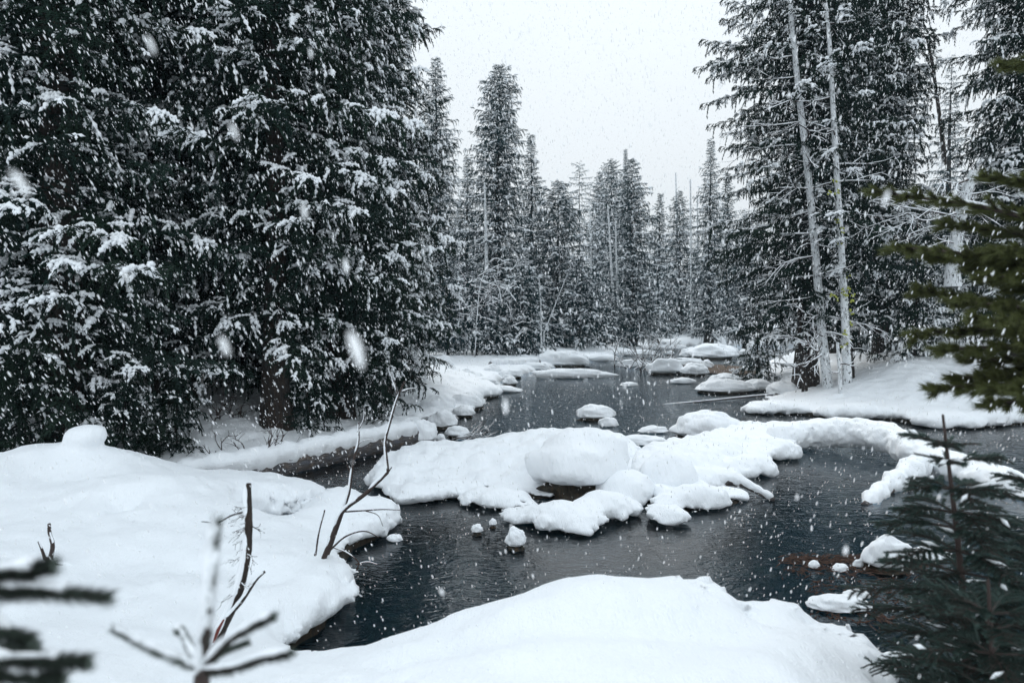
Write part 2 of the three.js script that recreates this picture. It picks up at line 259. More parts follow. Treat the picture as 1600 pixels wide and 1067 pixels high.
const LEFT_EDGE = [[-2.3, -8.15], [-2.0, -7.75], [-2.2, -7.25], [-2.75, -6.95], [-2.5, -6.75], [-2.0, -7.25], [-1.6, -7.55], [-1.25, -7.4], [-1.15, -7.0], [-1.3, -6.5], [-1.42, -6.0], [-1.3, -5.6], [-1.18, -5.15], [-1.2, -4.75], [-1.32, -4.4]];
const NEAR_EDGE = [[-1.3, -4.1], [-0.95, -3.85], [-0.4, -3.8], [0.3, -3.95], [0.8, -3.72], [1.08, -3.45], [1.36, -3.5], [1.62, -3.3], [1.66, -3.0], [1.85, -2.85], [2.4, -3.0], [2.95, -2.9], [3.4, -3.3], [3.5, -4.5], [4.3, -5.1], [5.4, -4.6]];
structure(mesh('snow_bank', snowMass({
  poly: [[-7.4, -0.6], [-7.8, -8.6], [-5, -8.6], [-3.2, -8.5], ...LEFT_EDGE, ...NEAR_EDGE, [6, -2.4], [5.6, -0.6]],
  pts: [[0, 728, 6.5], [60, 702, 6.8], [110, 692, 7], [180, 706, 7], [250, 735, 7], [300, 746, 7], [380, 754, 7], [430, 770, 7.1], [100, 760, 6.3], [200, 795, 5.9], [300, 800, 5.8], [390, 800, 6.2], [50, 850, 5], [200, 870, 4.9], [350, 862, 5.2], [120, 950, 4.1], [300, 950, 4.1], [420, 900, 4.8], [520, 878, 5.2], [500, 835, 6.1], [540, 777, 7.0], [480, 800, 6.6], [590, 790, 7.1], [440, 970, 4.3], [300, 1055, 3.1], [450, 1040, 3.3], [150, 1040, 3.0], [50, 1045, 2.8],
    [560, 1022, 3.25], [700, 973, 3.35], [830, 922, 3.4], [960, 899, 3.4], [1050, 918, 3.35], [1105, 936, 3.3], [1165, 968, 3.2], [1232, 960, 3.25], [1290, 1000, 3.1], [1340, 1035, 2.9], [960, 1060, 2.5], [700, 1060, 2.6], [1200, 1050, 2.6], [1330, 1064, 2.7], [900, 985, 2.9], [1080, 990, 2.9]],
  abs: [[-7.4, -8, 0.35], [-5.5, -8.6, 0.28], [-4, -8.4, 0.26], [-2.9, -8.2, 0.3], [-7, -4, 0.6], [-6, -1, 0.7], [0, 0, 0.75], [3, -1, 0.6], [-0.5, -4.2, 0.35], [0.6, -4.2, 0.45], [1.4, -4.1, 0.08], [2.2, -2.9, 0.2], [2.9, -2.4, 0.28], [3.9, -4.2, 0.3], [5, -3, 0.42]],
  k: 0.34, cell: 0.044, under: 0.16, top: 1.25, crumb: 0.034, rough: 0.017, box: [-8.2, 6.2, -8.9, -0.8],
  dents: [[at(195, 785, 5.95).x, -6.0, 0.2, 0.2], [at(425, 826, 6.75).x, -6.75, 0.22, 0.32], [at(470, 812, 6.9).x, -7.0, 0.15, 0.15], ...[[620, 1012], [690, 1002], [770, 992], [850, 986], [930, 984], [1010, 988], [1080, 996], [1140, 1010]].map(([a, b]) => { const q = at(a, b, 2.98); return [q.x, q.z, 0.16, 0.05]; }), ...[[170, 745], [120, 752], [80, 765], [230, 790]].map(([a, b]) => { const q = at(a, b, 6.5); return [q.x, q.z, 0.25, 0.06]; }), ...[[330, 880], [390, 860], [270, 900], [210, 925], [430, 850]].map(([a, b]) => { const q = at(a, b, 4.9); return [q.x, q.z, 0.2, 0.05]; }), ...[[1172, 985], [1150, 975]].map(([a, b]) => { const q = at(a, b, 3.3); return [q.x, q.z, 0.12, 0.08]; }), [at(205, 690, 7).x, -6.6, 0.5, 0.06], [at(150, 890, 4.9).x, -4.7, 0.35, 0.05]],
  extra: [[at(129, 683, 7.0).x, at(129, 683, 7.0).y - 0.005, -7.05, 0.185, 0.13, 0.185, 0.05], [at(129, 700, 7.05).x, at(129, 705, 7).y - 0.03, -7.05, 0.12, 0.12, 0.12, 0.12], [-1.85, 0.12, -7.15, 0.34, 0.26, 0.34, 0.15], [-1.4, 0.1, -7.1, 0.22, 0.2, 0.25, 0.12], [at(1232, 962, 3.35).x, at(1232, 962, 3.35).y - 0.1, -3.35, 0.17, 0.13, 0.2, 0.08], [at(1085, 940, 3.3).x, at(1085, 940, 3.3).y - 0.13, -3.4, 0.3, 0.16, 0.3, 0.12], [at(1300, 1000, 3.2).x, at(1300, 1000, 3.2).y - 0.09, -3.25, 0.22, 0.1, 0.2, 0.08], [at(1335, 1030, 3.05).x, at(1335, 1030, 3.05).y - 0.08, -3.05, 0.16, 0.09, 0.2, 0.06], [-1.35, 0.12, -6.75, 0.16, 0.14, 0.16, 0.1], [at(185, 790, 6.1).x, 0.5, -6.35, 0.5, 0.22, 0.4, 0.3]],
}, 'dark undercut earth edge below the foreground snow bank'), M.snow), 'deep smooth snow bank filling the foreground on the near side of the creek', 'snow bank');
structure(mesh('snow_bank', snowMass({
  poly: [[-9, -9.1], [-5, -9.4], [-3.75, -9.45], [-3.2, -10.35], [-2.05, -11.85], [-1.8, -12.8], [-1.75, -14.2], [-1.1, -15.2], [-0.55, -16.4], [-0.9, -17.6], [-0.2, -19], [-1.0, -21], [-1.6, -23], [-9, -24], [-12, -16]],
  pts: [[400, 722, 9.75], [480, 700, 10.7], [430, 672, 10.9], [360, 690, 10.2], [300, 700, 9.9], [560, 672, 12], [620, 660, 12.5], [540, 655, 13], [640, 610, 16.5], [690, 585, 18.5], [660, 650, 14], [720, 622, 16.5], [600, 640, 15]],
  abs: [[-7, -9.8, 0.1], [-6, -13, 0.7], [-8, -18, 0.9], [-4, -20, 0.9], [-1.5, -22, 0.45], [-1, -19.5, 0.4], [-10, -14, 0.8]],
  k: 0.3, cell: 0.07, under: 0.16, top: 1.5, rough: 0.03, billow: 0.05, 
}, 'dark earth edge below the snow bank under the left spruces'), M.snow), 'snow bank under the big left hand spruces beyond the side channel', 'snow bank');
structure(mesh('snow_bank', snowMass({
  poly: [[5.15, -15.6], [5.5, -15.15], [6.4, -15.2], [6.75, -14.65], [7.3, -14.5], [7.9, -14.5], [8.15, -13.85], [8.35, -13.25], [9.0, -13.2], [9.8, -13.6], [11, -13.9], [15, -14], [17, -22], [14, -28], [9, -24], [8.2, -21], [7.0, -18.6], [6.0, -17.0]],
  pts: [[1190, 638, 15.6], [1240, 622, 16.6], [1300, 602, 18], [1330, 606, 16.3], [1290, 636, 15.2], [1370, 632, 15], [1420, 612, 15.4], [1420, 568, 17], [1370, 588, 16.8], [1450, 648, 14], [1520, 645, 14], [1480, 575, 16.8], [1540, 556, 17.4], [1590, 560, 17.6], [1560, 600, 15.6], [1600, 605, 15.8]],
  abs: [[8.3, -21, 0.4], [10, -25, 0.8], [14, -26, 1.6], [15, -18, 1.4], [14, -15, 0.6]],
  k: 0.26, cell: 0.07, under: 0.12, top: 2.2, rough: 0.025, billow: 0.04, 
  extra: [[6.0, 0.1, -15.55, 0.7, 0.2, 0.4, 0.12], [7.4, 0.12, -14.8, 0.75, 0.22, 0.35, 0.12], [8.7, 0.1, -13.6, 0.7, 0.24, 0.4, 0.12], [9.6, 0.14, -13.8, 0.5, 0.22, 0.35, 0.1]],
}, 'dark earth edge below the right hand snow bank'), M.snow), 'sloping snow bank below the white trunks on the right shore', 'snow bank');

// islands of boulders buried in snow, in mid creek
const w2 = (px, py) => flat(px, py, 0);
structure(mesh('snow_island', snowMass({
  poly: [[-1.95, -9.2], w2(572, 768), w2(610, 796), w2(650, 795), w2(700, 784), w2(738, 797), w2(760, 805), w2(800, 806), w2(810, 818), w2(850, 836), w2(868, 842), w2(910, 846), w2(960, 830), w2(990, 815), w2(1015, 800), [1.75, -9.2], [1.9, -10.2], [1.3, -11], [-0.2, -10.7], [-1.4, -10.1]],
  pts: [[590, 750, 8.8], [606, 715, 9.3], [650, 698, 9.6], [700, 702, 9.5], [690, 742, 8.8], [780, 682, 10], [780, 735, 8.9], [850, 672, 10.3], [905, 670, 10.4], [960, 676, 10.3], [800, 772, 8.1], [950, 782, 7.6], [860, 788, 7.9], [905, 790, 7.85], [880, 808, 7.2], [820, 795, 7.7], [950, 800, 7.5], [640, 760, 8.3], [1000, 720, 9.4], [985, 775, 8.1]],
  abs: [[1.6, -10.6, 0.2], [-0.6, -10.6, 0.25]],
  k: 0.17, cell: 0.033, under: 0.13, top: 0.95, rough: 0.02, billow: 0.065, crumb: 0.012,
  extra: [[-1.55, 0.08, -8.8, 0.34, 0.2, 0.3, 0.12], [-1.15, 0.05, -8.15, 0.28, 0.16, 0.22, 0.1], [-0.75, 0.06, -8.35, 0.25, 0.15, 0.2, 0.1], [-0.2, 0.05, -7.95, 0.38, 0.15, 0.25, 0.1], [0.55, 0.08, -7.15, 0.42, 0.17, 0.3, 0.1], [1.0, 0.08, -7.45, 0.35, 0.2, 0.28, 0.1], [1.35, 0.12, -8.1, 0.34, 0.26, 0.3, 0.1], [0.1, 0.04, -7.35, 0.25, 0.1, 0.2, 0.08], [0.72, 0.0, -6.85, 0.14, 0.1, 0.14, 0.06]],
  dents: [[at(648, 770, 8.5).x, -8.55, 0.13, 0.22], [at(700, 770, 8.4).x, -8.4, 0.2, 0.05]],
}, 'dark rocks showing under the large snow island'), M.snow), 'large low island of snow in mid creek, around the pillow shaped boulder', 'snow island');
structure(mesh('snow_island', snowMass({
  poly: [[1.5, -8.6], w2(1014, 790), w2(1060, 782), w2(1100, 778), w2(1150, 762), w2(1185, 745), w2(1215, 728), w2(1240, 712), w2(1262, 700), [5.0, -12.2], [4.1, -12.3], [2.9, -10.9], [2.0, -10.1]],
  pts: [[1030, 745, 8.6], [1050, 708, 9.2], [1100, 694, 9.8], [1090, 740, 8.8], [1160, 722, 9.6], [1170, 690, 10.5], [1210, 692, 10.7], [1245, 670, 11.6], [1130, 750, 8.9]],
  abs: [[2.2, -10, 0.3], [3.6, -11.4, 0.3], [4.6, -12.2, 0.3]],
  k: 0.17, cell: 0.035, under: 0.12, top: 0.95, rough: 0.02, billow: 0.065, crumb: 0.012,
  extra: [[1.95, 0.2, -8.5, 0.36, 0.3, 0.32, 0.12], [2.5, 0.08, -8.75, 0.4, 0.2, 0.28, 0.1], [3.35, 0.06, -9.5, 0.4, 0.2, 0.28, 0.1], [4.1, 0.1, -10.6, 0.4, 0.22, 0.3, 0.1]],
  dents: [[at(1160, 716, 9.5).x, -9.7, 0.14, 0.2], [at(1080, 720, 9).x, -9.0, 0.2, 0.08]],
}, 'dark rocks showing under the humped snow island'), M.snow), 'humped island of snow right of the pillow boulder, joined by a curved log', 'snow island');
structure(mesh('snow_island', snowMass({
  poly: [w2(1012, 812), w2(1020, 828), w2(1058, 832), w2(1080, 822), w2(1130, 808), w2(1172, 796), w2(1186, 784), [2.75, -8.5], [2.2, -8.55], [1.65, -8.1]],
  pts: [[1035, 800, 7.4], [1060, 782, 7.7], [1110, 766, 8.0], [1150, 772, 8.1], [1100, 795, 7.75]], abs: [[2.4, -8.5, 0.15], [1.6, -8.1, 0.15]],
  k: 0.14, cell: 0.03, under: 0.1, top: 0.6, rough: 0.02, billow: 0.08, crumb: 0.012,
  extra: [[1.66, 0.04, -7.25, 0.24, 0.15, 0.2, 0.08], [2.15, 0.08, -7.85, 0.36, 0.19, 0.24, 0.08]],
}, 'dark rocks showing under the small front snow lobe'), M.snow), 'small snow lobe at the front of the islands, with dark rock at its right end', 'snow island');

// pads of snow and snow covered rocks standing in the creek
function pillow(w, d, h, seed, low = 0.3, lump = 0.13) {
  const g = new THREE.SphereGeometry(1, 44, 26), p = g.attributes.position, n = createNoise3D(rng(seed));
  for (let i = 0; i < p.count; i++) {
    let x = p.getX(i), y = p.getY(i), z = p.getZ(i);
    const s = 1 + lump * n(x * 1.1, y * 1.1, z * 1.1) + lump * 0.45 * n(x * 2.7, y * 2.7, z * 2.7 + 5) + (w > 0.5 ? 0.02 : 0) * n(x * 6, y * 6, z * 6);
    x *= s; z *= s; y *= y > 0 ? s : 1;
    p.setXYZ(i, x * w / 2, (y > 0 ? y * h : y * h * low) + h * low * 0.8, z * d / 2);
  }
  const u = g.attributes.uv; for (let i = 0; i < u.count; i++) u.setXY(i, p.getX(i) * 1.7, (p.getZ(i) + p.getY(i)) * 1.7);
  g.computeVertexNormals(); // close the seam of normals
  const N = g.attributes.normal; for (let j = 0; j <= 26; j++) { const a = j * 45, b = a + 44; const v = V(N.getX(a) + N.getX(b), N.getY(a) + N.getY(b), N.getZ(a) + N.getZ(b)).normalize(); N.setXYZ(a, v.x, v.y, v.z); N.setXYZ(b, v.x, v.y, v.z); }
  return g;
}
function rockGeom(w, d, h, seed) { const g = pillow(w, d, h, seed, 1, 0.25); g.translate(0, -h * 0.8, 0); return g; }
let rockSeed = 100;
// px0, px1: left and right end of the thing, py: its waterline in front, hpx: its height
function snowRock(px0, px1, py, hpx, label, { depth = 0.75, name = 'snow_covered_rock', cat = 'rock', rock = true, turn = 0, group } = {}) {
  const [x, z] = w2((px0 + px1) / 2, py), s = -z / FOC, w = (px1 - px0) * s, d = w * depth, h = Math.max(0.06, hpx * s);
  const t = thing(name, label, cat, [x, 0, z - d * 0.45], group); t.rotation.y = turn;
  const seed = rockSeed++;
  if (rock) mesh('rock', rockGeom(w * 0.84, d * 0.84, Math.min(0.14, h * 0.34), seed), M.rock, t);
  const c = mesh('snow_cap', pillow(w, d, h * 0.86, seed + 500), M.snow, t); c.position.y = h * 0.06 + (rock ? 0.03 : 0);
  return t;
}
{ // the big pillow boulder
  const c = at(905, 735, 8.45), t = thing('snow_covered_boulder', 'large pillow shaped boulder under thick snow, highest thing on the mid creek island', 'boulder', [c.x, 0.02, -8.45]);
  mesh('rock', rockGeom(0.9, 0.8, 0.16, 61).translate(0, 0.06, 0.02), M.rock, t);
  const g = nets([-1, -0.1, -0.9], [1, 0.95, 0.9], 0.034, (x, z) => (y) => {
    const el = (cx, cy, cz, a, b, e) => (Math.hypot((x - cx) / a, (y - cy) / b, (z - cz) / e) - 1) * Math.min(a, b, e);
    let v = smin(el(-0.13, 0.36, 0.08, 0.50, 0.29, 0.48), el(0.2, 0.43, -0.1, 0.42, 0.29, 0.46), 0.22); v = smin(v, el(0.06, 0.52, -0.05, 0.42, 0.19, 0.36), 0.12);
    v = smax(v, 0.1 - y + 0.05 * x, 0.12);
    return v + 0.045 * N3(x * 1.8 + 3, y * 1.8, z * 1.8) + 0.008 * N3(x * 7, y * 7, z * 7);
  });
  mesh('snow_cap', g, M.snow, t);
}
snowRock(790, 822, 862, 26, 'round dark stone with a small snow cap standing alone in the near pool', { depth: 0.9 });
snowRock(736, 754, 838, 12, 'tiny snow topped stone left of the lone stone in the near pool', {});
snowRock(764, 776, 826, 9, 'smallest snow topped stone, just off the edge of the large snow island', {});
snowRock(790, 806, 812, 9, 'little snow knob touching the front edge of the large island', { rock: false });
snowRock(603, 628, 848, 7, 'thin snow patch on the water beside the tip of the left bank', { rock: false });
snowRock(1058, 1172, 690, 36, 'snow mound standing in the stream behind the humped island', { name: 'snow_mound', cat: 'snow mound', depth: 0.55 });
snowRock(968, 1048, 698, 14, 'flat snow pad on the water just behind the pillow boulder', { name: 'snow_pad', cat: 'snow pad', depth: 0.5, rock: false });
snowRock(1000, 1046, 678, 10, 'narrow snow pad upstream of the flat pad behind the boulder', { name: 'snow_pad', cat: 'snow pad', depth: 0.5, rock: false });
snowRock(903, 963, 658, 20, 'snow lump with a trailing tail in the open dark pool', { name: 'snow_mound', cat: 'snow mound', depth: 0.5 });
snowRock(936, 968, 668, 14, 'lower tail end of the snow lump in the open dark pool', { name: 'snow_mound', cat: 'snow mound', depth: 0.5, rock: false });
snowRock(978, 1020, 745, 24, 'snow capped rock between the pillow boulder and the humped island', { depth: 0.8 });
snowRock(1358, 1440, 898, 42, 'smooth white snow cushion in the grassy shallows left of the small spruce', { name: 'snow_mound', cat: 'snow mound', depth: 0.6 });
snowRock(1425, 1500, 878, 16, 'flat snow pad half hidden behind the small spruce', { name: 'snow_pad', cat: 'snow pad', rock: false, depth: 0.5 });
snowRock(1268, 1372, 960, 20, 'long flat snow pad in the shallows near the foreground bank', { name: 'snow_pad', cat: 'snow pad', rock: false, depth: 0.42 });
snowRock(1322, 1364, 938, 13, 'short oval snow pad just above the long flat pad', { name: 'snow_pad', cat: 'snow pad', rock: false, depth: 0.5 });
snowRock(1385, 1445, 1045, 16, 'snow patch at the foot of the small spruce by the frame bottom', { name: 'snow_pad', cat: 'snow pad', rock: false, depth: 0.6 });
// far shores
snowRock(628, 682, 698, 34, 'big round snow boulder at the end of the log, left shore', { depth: 0.9 });
snowRock(668, 714, 672, 24, 'flat topped snowy rock right of the big round one on the left shore', {});
snowRock(695, 732, 686, 15, 'low snowy rock with bare twigs beside it, left shore', {});
snowRock(680, 695, 692, 10, 'marble like tiny snowy stone by the log end', {});
snowRock(685, 724, 604, 26, 'rounded snowy rock under the last big left spruce', {});
snowRock(716, 745, 604, 22, 'pointed snowy rock second from the left spruce edge', {});
snowRock(672, 708, 584, 24, 'highest snowy rock against the foot of the left spruces', {});
snowRock(752, 786, 592, 18, 'boulder with snow beside the far left shelf', {});
snowRock(785, 816, 592, 12, 'low snowy rock at the left end of the far snow shelf', {});
snowRock(655, 712, 648, 24, 'broad snow ledge at the left shore bend', { name: 'snow_mound', cat: 'snow mound', depth: 0.6 });
snowRock(700, 754, 642, 22, 'snow tongue reaching into the pool from the left shore', { name: 'snow_mound', cat: 'snow mound', depth: 0.6 });
snowRock(712, 818, 614, 10, 'long thin snow spit pointing right into the pool', { name: 'snow_pad', cat: 'snow pad', depth: 0.25, rock: false });
snowRock(640, 690, 632, 26, 'snow heap between the ledge and the spruce skirt', { name: 'snow_mound', cat: 'snow mound', depth: 0.7 });
snowRock(700, 760, 622, 16, 'middle snow heap behind the snow tongue', { name: 'snow_mound', cat: 'snow mound', depth: 0.5 });
snowRock(828, 962, 592, 14, 'long snow shelf lying across the far end of the pool', { name: 'snow_pad', cat: 'snow pad', depth: 0.18, rock: false });
snowRock(838, 924, 574, 22, 'hump of snow behind the long shelf, before the dark trees', { name: 'snow_mound', cat: 'snow mound', depth: 0.4 });
snowRock(915, 968, 565, 10, 'thin snow strip right of the hump behind the shelf', { name: 'snow_pad', cat: 'snow pad', depth: 0.35, rock: false });
snowRock(1012, 1074, 586, 22, 'snow covered log end in the far narrows', { name: 'snow_mound', cat: 'snow mound', depth: 0.4 });
snowRock(1068, 1112, 588, 16, 'two lobed snowy rock right of the far log end', {});
snowRock(1066, 1100, 560, 14, 'far rounded snow rock upstream of the narrows', {});
snowRock(1080, 1160, 562, 20, 'broad far snow bar on the right of the narrows', { name: 'snow_mound', cat: 'snow mound', depth: 0.6 });
snowRock(960, 1030, 556, 9, 'farthest left snow strip on the water', { name: 'snow_pad', cat: 'snow pad', depth: 0.3, rock: false });
snowRock(1020, 1075, 548, 9, 'farthest right snow strip on the water', { name: 'snow_pad', cat: 'snow pad', depth: 0.4, rock: false });
snowRock(758, 862, 580, 12, 'low snow shelf left of the hump, under the dark trees', { name: 'snow_pad', cat: 'snow pad', depth: 0.25, rock: false });
snowRock(690, 782, 606, 14, 'snow shelf with a lumpy edge along the left shore bend', { name: 'snow_pad', cat: 'snow pad', depth: 0.35 });
snowRock(965, 1022, 574, 11, 'ice shelf caught by the branch tangle in the narrows', { name: 'snow_pad', cat: 'snow pad', depth: 0.3, rock: false });
snowRock(880, 990, 553, 10, 'long low snow bank at the foot of the far spruces', { name: 'snow_mound', cat: 'snow mound', depth: 0.25 });
snowRock(1030, 1105, 574, 12, 'lumpy ice shelf between the far log end and the gravel', { name: 'snow_pad', cat: 'snow pad', depth: 0.3 });
snowRock(1095, 1160, 553, 12, 'white bank closing the creek at the far right', { name: 'snow_mound', cat: 'snow mound', depth: 0.4 });
snowRock(1048, 1090, 600, 8, 'thin ice floe below the two lobed snowy rock', { name: 'snow_pad', cat: 'snow pad', depth: 0.4, rock: false });
snowRock(970, 1000, 604, 6, 'small ice floe in the open middle of the far pool', { name: 'snow_pad', cat: 'snow pad', depth: 0.5, rock: false });
snowRock(1092, 1188, 616, 17, 'flat snow island with a dark edge by the thin floating pole', { name: 'snow_mound', cat: 'snow mound', depth: 0.45 });
snowRock(1110, 1165, 602, 14, 'snow pad behind the flat island, holding a dark little bush', { name: 'snow_pad', cat: 'snow pad', depth: 0.6 });
snowRock(1165, 1215, 612, 16, 'snowy rock where the right shore begins', {});
snowRock(1205, 1262, 622, 20, 'snow heap at the foot of the right hand spruces', { name: 'snow_mound', cat: 'snow mound' });
{ const R = rng(404); // small stones too alike to tell apart
  for (let k = 0; k < 34; k++) { const l = k < 22, px = l ? 650 + 170 * R() : 1040 + 150 * R(), py = l ? 575 + (px < 720 ? 80 : 35) * R() : 548 + 50 * R(), w = (8 + 20 * R()) * (py - 480) / 110; snowRock(px, px + w, py, w * (0.3 + 0.25 * R()), l ? 'small snow capped stone among many scattered along the far left shore' : 'small snow capped stone among many in the shallows right of the narrows', { group: l ? 'small snowy stones along the far left shore' : 'small snowy stones right of the narrows' }); } }
{ // brown gravel bar on the right of the narrows
  const [x, z] = w2(1146, 586), t = mesh('gravel_bar', pillow(5.5, 4.6, 0.09, 77, 0.5, 0.3), M.gravel); t.position.set(x + 0.6, -0.04, z - 2.5);
  structure(t, 'bare reddish brown gravel bar at the narrows', 'gravel bar');
}

// ---------------------------------------------------------------- logs
function curve(pts, n) { return new THREE.CatmullRomCurve3(pts).getPoints(n); }
function logThing(name, label, cat, pts, r0, r1, { snow = 0.9, lift = 0.6, mat = M.log, seg = 14, lumps = 0.25, wob = 0.15, group } = {}) {
  const o = pts[0], t = thing(name, label, cat, [o.x, o.y, o.z], group), L = curve(pts.map((p) => p.clone().sub(o)), 70), n = L.length;
  mesh('log', new MB().tube(L, L.map((_, i) => lerp(r0, r1, i / (n - 1))), seg, true, wob).geom(), mat, t);
  const S = L.slice(1, -1).map((p, i) => { const r = lerp(r0, r1, i / n); return V(p.x, p.y + r * lift, p.z); }), ends = (i) => Math.min(1, Math.sqrt(Math.min(i, S.length - 1 - i) / 3 + 0.02));
  const b = new MB().tube(S, S.map((p, i) => lerp(r0, r1, i / n) * snow * ends(i) * (1 + lumps * N3(p.x * 3 + o.x, p.y * 3, p.z * 3 + o.z) + lumps * 0.5 * N3(p.x * 9 + o.x, p.y * 9, p.z * 9))), 12, true, lumps * 0.6);
  const g = b.geom(); g.computeVertexNormals(); const N = g.attributes.normal; // the tube repeats its first column
  for (let k = 0; k < S.length; k++) { const a = k * 13, c = a + 12; N.setXYZ(c, N.getX(a), N.getY(a), N.getZ(a)); }
  mesh('snow_load', g, M.snow, t);
  return t;
}
{ // arching snow covered log on the right: bent log with a deep SDF snow load
  const path = [at(1225, 690, 11.3), at(1285, 684, 11.3), at(1345, 684, 11.0), at(1405, 700, 10.4), at(1455, 728, 9.6), at(1520, 750, 9.0), at(1590, 775, 8.4), at(1660, 800, 8.0)];
  const t = thing('fallen_log', 'curved fallen log arching out of the humped island to the right, deep in snow', 'log'), L = curve(path, 30);
  mesh('log', new MB().tube(L, L.map(() => 0.13), 12, true, 0.2).geom(), M.log, t);
  const balls = L.map((p, i) => [p.x, p.y + 0.1, p.z, lerp(0.30, 0.23, i / 30) * (1 + 0.16 * N2(i * 0.5, 3))]);
  let lo = [1e9, -0.2, 1e9], hi = [-1e9, 1.1, -1e9]; for (const b of balls) { lo[0] = Math.min(lo[0], b[0] - 0.5); hi[0] = Math.max(hi[0], b[0] + 0.5); lo[2] = Math.min(lo[2], b[2] - 0.5); hi[2] = Math.max(hi[2], b[2] + 0.5); }
  mesh('snow_load', nets(lo, hi, 0.038, (x, z) => { const near = balls.filter((b) => Math.hypot(b[0] - x, b[2] - z) < 0.75); return (y) => { let v = 1; for (const b of near) { const dy = (y - b[1]) / (y < b[1] ? 0.8 : 0.72); v = smin(v, Math.hypot(x - b[0], dy, z - b[2]) - b[3], 0.1); } return v > 0.3 ? v : v + 0.03 * N3(x * 3, y * 3, z * 3) + 0.025 * N3(x * 8, y * 8, z * 8) + 0.012 * N3(x * 17, y * 17, z * 17); }; }), M.snow, t);
}
logThing('fallen_branch', 'snow loaded branch slanting down from the curved log into the pool', 'branch', [at(1450, 730, 9.5), at(1420, 745, 9.0), at(1385, 765, 8.5), at(1352, 792, 7.95)], 0.13, 0.05, { snow: 1.35, lift: 0.5, lumps: 0.35 });
logThing('fallen_branch', 'snowy stick pointing right from the small front snow lobe', 'branch', [at(1120, 752, 8.6), at(1150, 752, 8.5), at(1180, 765, 8.3), at(1210, 781, 8.1)], 0.07, 0.03, { snow: 1.25, lift: 0.5 });
logThing('fallen_log', 'weathered grey log along the left side channel with snow on top', 'log', [V(-4.5, 0.02, -8.75), V(-3.65, 0.08, -9.15), V(-2.95, 0.12, -9.98), V(-2.25, 0.14, -10.95), V(-1.6, 0.15, -11.75)], 0.2, 0.17, { snow: 0.95, lift: 0.75, lumps: 0.2, wob: 0.08 });
logThing('floating_pole', 'thin snow dusted pole lying across the far pool from the right shore', 'pole', [at(1030, 633, 17.2), at(1100, 627, 17.6), at(1160, 621, 18), at(1215, 616, 18.2)], 0.018, 0.03, { snow: 0.9, lift: 0.7, lumps: 0.1 });
logThing('fallen_log', 'far snowy log lying before the dark trees at the left of the narrows', 'log', [at(765, 572, 27), at(800, 571, 27.5), at(842, 566, 29)], 0.16, 0.12, { snow: 1.2, lift: 0.6 });
logThing('fallen_log', 'farthest long log crossing the water at the head of the creek', 'log', [at(930, 545, 47), at(980, 542, 49), at(1040, 538, 52)], 0.18, 0.14, { snow: 1.2, lift: 0.6 });

// ---------------------------------------------------------------- spruces
const UP = V(0, 1, 0);
